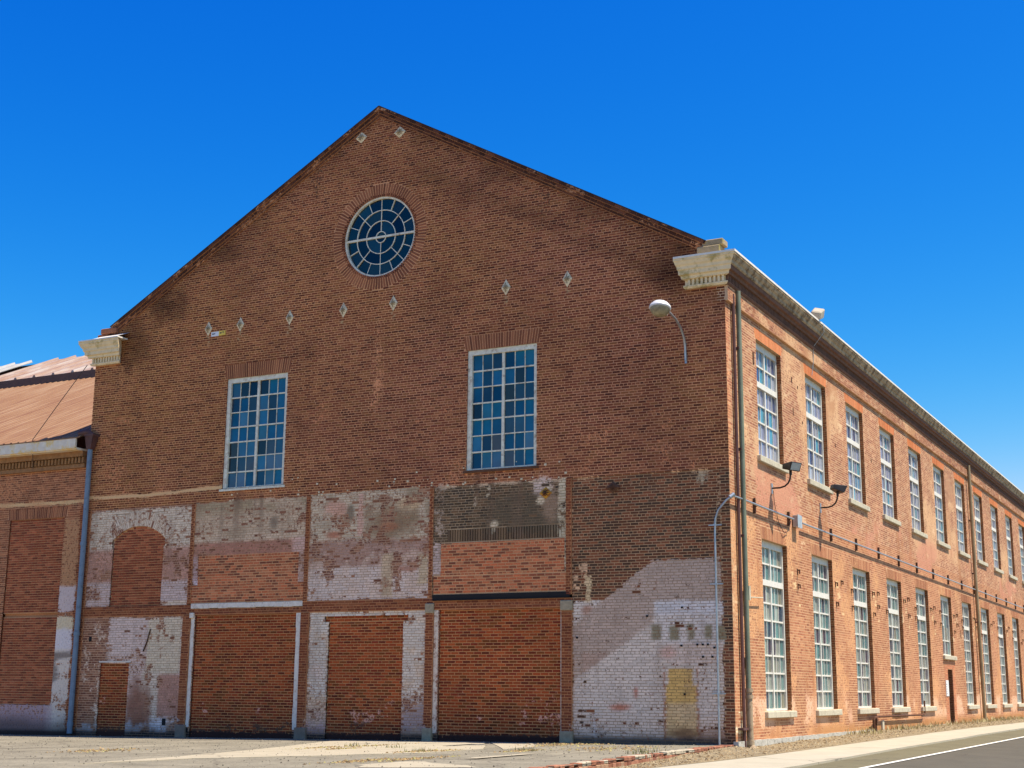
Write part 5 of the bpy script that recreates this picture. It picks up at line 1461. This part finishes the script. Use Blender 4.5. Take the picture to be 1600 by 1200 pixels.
# floodlight on the cornice
t = empty("roof_floodlight", (.3, 6.95, 11.15), "small pale box floodlight lying on the top edge of the cornice", "floodlight")
m = MB(); m.tube([(.3, 6.9, 11.14), (.3, 6.9, 11.26)], .03, 8); tob(m, "bracket", M_STEEL, t)
m = MB(); Mx = Matrix.Translation((.32, 6.85, 11.36)) @ Matrix.Scale(.78, 4) @ Matrix.Rotation(math.radians(22), 4, 'X') @ Matrix.Rotation(math.radians(15), 4, 'Y')
m.add([Mx @ Vector(v) for v in ((-.2, -.34, -.14), (.2, -.34, -.14), (.2, .22, -.16), (-.2, .22, -.16), (-.17, -.26, .13), (.17, -.26, .13), (.2, .26, .18), (-.2, .26, .18))],
      [(0, 3, 2, 1), (4, 5, 6, 7), (0, 1, 5, 4), (1, 2, 6, 5), (2, 3, 7, 6), (3, 0, 4, 7)])
tob(m, "housing", M_FLOODWHITE, t, False, .03)
m = MB(); m.add([Mx @ Vector(v) for v in ((-.17, .235, -.13), (.17, .235, -.13), (.17, .275, .16), (-.17, .275, .16), (-.17, .22, -.13), (.17, .22, -.13), (.17, .26, .16), (-.17, .26, .16))],
                [(0, 1, 2, 3), (4, 7, 6, 5), (0, 4, 5, 1), (1, 5, 6, 2), (2, 6, 7, 3), (3, 7, 4, 0)]); tob(m, "lens", plain("amber_lens", (.35, .25, .12), .3), t, False)
m = MB(); m.tube([(.40, 7.1, 11.12), (.42, 7.1, 10.9), (.10, 7.1, 10.5), (.075, 7.15, 10.1), (.03, 7.1, 9.7)], .012, 6)
o = m.obj("cable", M_STEEL, smooth=True); setp(o, "thin pale cable hanging from the floodlight on the cornice", "cable")
# gas pipe at the foot of the long wall
t = empty("gas_pipe", (.1, 12.1, 0), "rusty low pipe run with a bent riser at the foot of the long wall", "pipe")
m = MB(); m.tube([(.16, 12.12, -.1), (.16, 12.12, .38), (.14, 12.2, .45), (.09, 12.6, .46), (.09, 15, .45), (.09, 19.2, .44), (.09, 19.33, .5), (.09, 19.35, .9)], .028, 8); tob(m, "pipe", M_RUST, t)
m = MB(); m.tube([(.16, 11.85, -.1), (.16, 11.85, .36), (.16, 11.92, .44), (.16, 12.06, .44)], .04, 8); m.box(.11, .21, 12.05, 12.2, .28, .42); tob(m, "valve", M_RUST, t)
m = MB(); m.box(.0, .05, 13.4, 13.62, -.02, .34); tob(m, "bracket", M_SILL, t, False)
# signs
t = empty("door_sign", (0.0, 23.9, 1.3), "narrow white sign with faded dark lines left of the brown door", "sign")
m = MB(); m.box(.01, .022, 23.62, 24.12, 1.05, 1.62); tob(m, "sign_board", M_SIGNWHITE, t, False)
m = MB()
for i, (a, b) in enumerate(((.06, .16), (.06, .13), (.06, .18), (.06, .14), (.06, .2), (.06, .12))): m.box(.022, .0235, 23.62 + a, 23.62 + b, 1.12 + i * .085, 1.15 + i * .085)
tob(m, "sign_lettering", M_SIGNMARK, t, False)
t = empty("wall_sign", (-15.0, -.02, 10.95), "small white and yellow strip sign under the left end of the diamond plates", "sign")
m = MB(); m.box(-15.24, -14.97, -.022, -.001, 10.86, 10.99); tob(m, "sign_board", M_SIGNWHITE, t, False)
m = MB(); m.box(-14.97, -14.74, -.022, -.001, 10.865, 10.995); tob(m, "yellow_end", M_SIGNYEL, t, False)
m = MB(); m.box(-15.20, -15.15, -.025, -.022, 10.91, 10.95); m.box(-15.13, -15.10, -.025, -.022, 10.915, 10.95); m.box(-14.93, -14.87, -.025, -.022, 10.92, 10.955); m.box(-14.83, -14.8, -.025, -.022, 10.93, 10.97); tob(m, "sign_lettering", M_SIGNMARK, t, False)
# guy wire from the cornice over the rusty roof
m = MB(); m.tube([(-19.72, -.2, 10.45), (-20.6, -.3, 9.4), (-21.5, -.4, 8.3), (-21.75, -.06, 7.5)], .011, 5)
o = m.obj("wire", M_DARKMETAL, smooth=True); setp(o, "thin slack wire from the cream cornice down to the rusty roof eaves", "wire")

# broken brick kerb between lot and dirt strip
t = empty("brick_kerb", (.1, -.3, 0), "broken red brick kerb edging the lot from the corner of the hall", "kerb")
rr = random.Random(21)
KM = [plain("kerb_brick_%d" % i, c, .95, var=.3, scale=14) for i, c in enumerate(((.27, .105, .055), (.32, .14, .08), (.22, .08, .045), (.42, .36, .26), (.33, .19, .11)))]
def kerb_brick(x, y, L, Wd, z0, z1, mat, yaw):
    b = MB()
    Mx = Matrix.Translation((x + rr.uniform(-.008, .008), y, 0)) @ Matrix.Rotation(yaw + rr.uniform(-.05, .05), 4, 'Z') @ Matrix.Rotation(rr.uniform(-.05, .05), 4, 'Y')
    b.box(-Wd / 2, Wd / 2, -L / 2 + .005, L / 2 - .005, z0, z1, Mx)
    o = b.obj("brick", mat, t, bevel=.009); o.location = -Vector(t.location)
y = -.12
while y > -11:                                    # lower course: stretchers along the edge
    L = rr.uniform(.19, .215)
    x = float(X_LOT(y)); yaw = math.atan2(float(X_LOT(y - .3)) - x, .3)
    kerb_brick(x - .05, y - L / 2, L, .1, -.16, -.048, KM[rr.choice((0, 1, 2, 0, 4))], yaw)
    y -= L
y = -.12
while y > -11:                                    # upper course: headers by the corner, then broken stretchers and whitewashed pieces
    far = -y / 11
    header = y > -1.9 or (-5.2 > y > -5.8) or rr.random() < .12
    L, Wd = (.1, .205) if header else (rr.uniform(.18, .215), rr.uniform(.13, .19))
    x = float(X_LOT(y)); yaw = math.atan2(float(X_LOT(y - .3)) - x, .3)
    white = (-4.4 < y < -2.6) or (-6.6 < y < -5.4) or (-8.9 < y < -7.8)
    if rr.random() < .06 + .32 * far * (not white):
        y -= L; continue
    mi = 3 if white and rr.random() < .72 else rr.choice((0, 1, 2, 0, 1))
    if rr.random() < .3 * far: L *= .6
    kerb_brick(x - Wd / 2, y - L / 2, L, Wd, -.046, .018 + rr.uniform(-.012, .008), KM[mi], yaw)
    y -= L
# ------------------------------------------------------------------ loose stuff on the ground
def scatter(name, n, posf, size, mats_c, seed, flat=.3, blade=False):
    rg = np.random.default_rng(seed)
    X, Y = posf(rg, n); S = size[0] + (size[1] - size[0]) * rg.random(len(X)) ** 2
    n = len(X)
    Z = np.where(X < X_LOT(np.minimum(Y, .2)) - .02, np.where(Y < 0, zlot(X) + .012, 0), np.where(Y > -.3, dirtz(X, Y), np.maximum(dirtz(X, Y), zs(Y))))
    Z = np.where(X > X_DIRT(Y) - .1, zs(Y) + .012, Z)
    c = np.asarray(mats_c)[rg.integers(0, len(mats_c), n)] * (.7 + .6 * rg.random((n, 1)))
    th = rg.random(n) * 6.283
    if blade:
        dx, dy = np.cos(th) * S * .12, np.sin(th) * S * .12
        lx, ly = (rg.random(n) - .5) * S * .9, (rg.random(n) - .5) * S * .9
        V = np.stack([np.stack([X - dx, Y - dy, Z - .01], 1), np.stack([X + dx, Y + dy, Z - .01], 1), np.stack([X + lx + dx * .2, Y + ly + dy * .2, Z + S], 1), np.stack([X + lx - dx * .2, Y + ly - dy * .2, Z + S], 1)], 1)
        Q = np.arange(n * 4).reshape(n, 4); V = V.reshape(-1, 3); cc = np.repeat(c, 4, 0)
    else:
        ux, uy = np.cos(th), np.sin(th)
        vs = []
        for (a, b, h) in ((-1, -.6, 0), (1, -.6, 0), (1, .6, 0), (-1, .6, 0), (0, 0, flat)):
            vs.append(np.stack([X + (ux * a - uy * b) * S, Y + (uy * a + ux * b) * S, Z + h * S * (1 + rg.random(n)) - .004], 1))
        V = np.stack(vs, 1).reshape(-1, 3); k = np.arange(n)[:, None] * 5
        T = np.concatenate([k + np.array([[0, 1, 4]]), k + np.array([[1, 2, 4]]), k + np.array([[2, 3, 4]]), k + np.array([[3, 0, 4]])])
        Q = T; cc = np.repeat(c, 5, 0)
    me = np_mesh(name, V, Q, M_LITTER, cc)
    return ob(name, me, None, kind="stuff")
m_, nt_, p_ = nodes("loose_litter"); a_ = attr(nt_, "Col"); nt_.links.new(a_.outputs["Color"], p_.inputs["Base Color"]); setin(p_, Roughness=.9, Specular_IOR_Level=.2)
M_LITTER = m_
def pos_strip(rg, n):
    Y = -12 + 60 * rg.random(n) ** 1.6; X = np.where(Y < -.1, X_LOT(np.minimum(Y, .2)) + .06, .08) ; X = X + (X_DIRT(Y) - X) * rg.random(n) ** 1.1
    return X, Y
scatter("dead_leaves", 6000, pos_strip, (.012, .04), [(.19, .125, .06), (.27, .195, .105), (.12, .08, .042), (.32, .25, .15)], 1, .5)
scatter("gravel", 3500, pos_strip, (.008, .02), [(.22, .18, .12), (.30, .25, .18), (.12, .09, .06)], 2, .9)
def pos_grass(rg, n):
    Y = 9 + 30 * rg.random(n); keep = vn(Y, Y * 0, 1.3, 5) > .35; Y = Y[keep]
    return .06 + .6 * rg.random(len(Y)) ** 1.8, Y
scatter("dry_grass", 2600, pos_grass, (.05, .16), [(.46, .37, .19), (.36, .31, .13), (.52, .43, .25)], 3, blade=True)
def pos_lot(rg, n):
    cx = np.array([(-3.7, -1.6, .35, .5), (-3.5, -.8, .5, .2), (-7.0, -3.9, .12, .7), (-7.3, -5.2, .1, .4), (-4.4, -6.1, .1, .3), (-6.5, -5.6, .08, .3), (-4.1, -5.6, .08, .3), (-2.7, -4.9, .1, .3), (-2.7, -9.1, .12, .5), (-3.1, -10.1, .1, .4), (-10.4, -8.5, .3, .4), (-1.6, -3.0, .5, .6)])
    k = rg.integers(0, len(cx), n); q = cx[k]
    return q[:, 0] + q[:, 2] * rg.normal(size=n), np.minimum(q[:, 1] + q[:, 3] * rg.normal(size=n) * 1.3, -.1)
scatter("lot_litter", 2600, pos_lot, (.01, .035), [(.2, .13, .06), (.3, .2, .09), (.12, .08, .04), (.3, .26, .1)], 4, .5)
scatter("lot_gravel", 4000, lambda rg, n: (-24 + 24.4 * rg.random(n), -.1 - 16 * rg.random(n) ** 1.2), (.006, .018), [(.07, .06, .045), (.11, .10, .075), (.24, .21, .16), (.15, .13, .10)], 6, .8)
def pos_weed(rg, n):
    cx = np.array([(-5.9, -4.6), (-4.4, -6.1), (-2.7, -4.9), (-.3, -4.3), (-.1, -5.2), (-7.1, -4.2)]); q = cx[rg.integers(0, len(cx), n)]
    return q[:, 0] + .16 * rg.normal(size=n), q[:, 1] + .1 * rg.normal(size=n)
scatter("weeds", 300, pos_weed, (.04, .10), [(.12, .14, .05), (.22, .2, .08), (.3, .24, .1)], 8, blade=True)
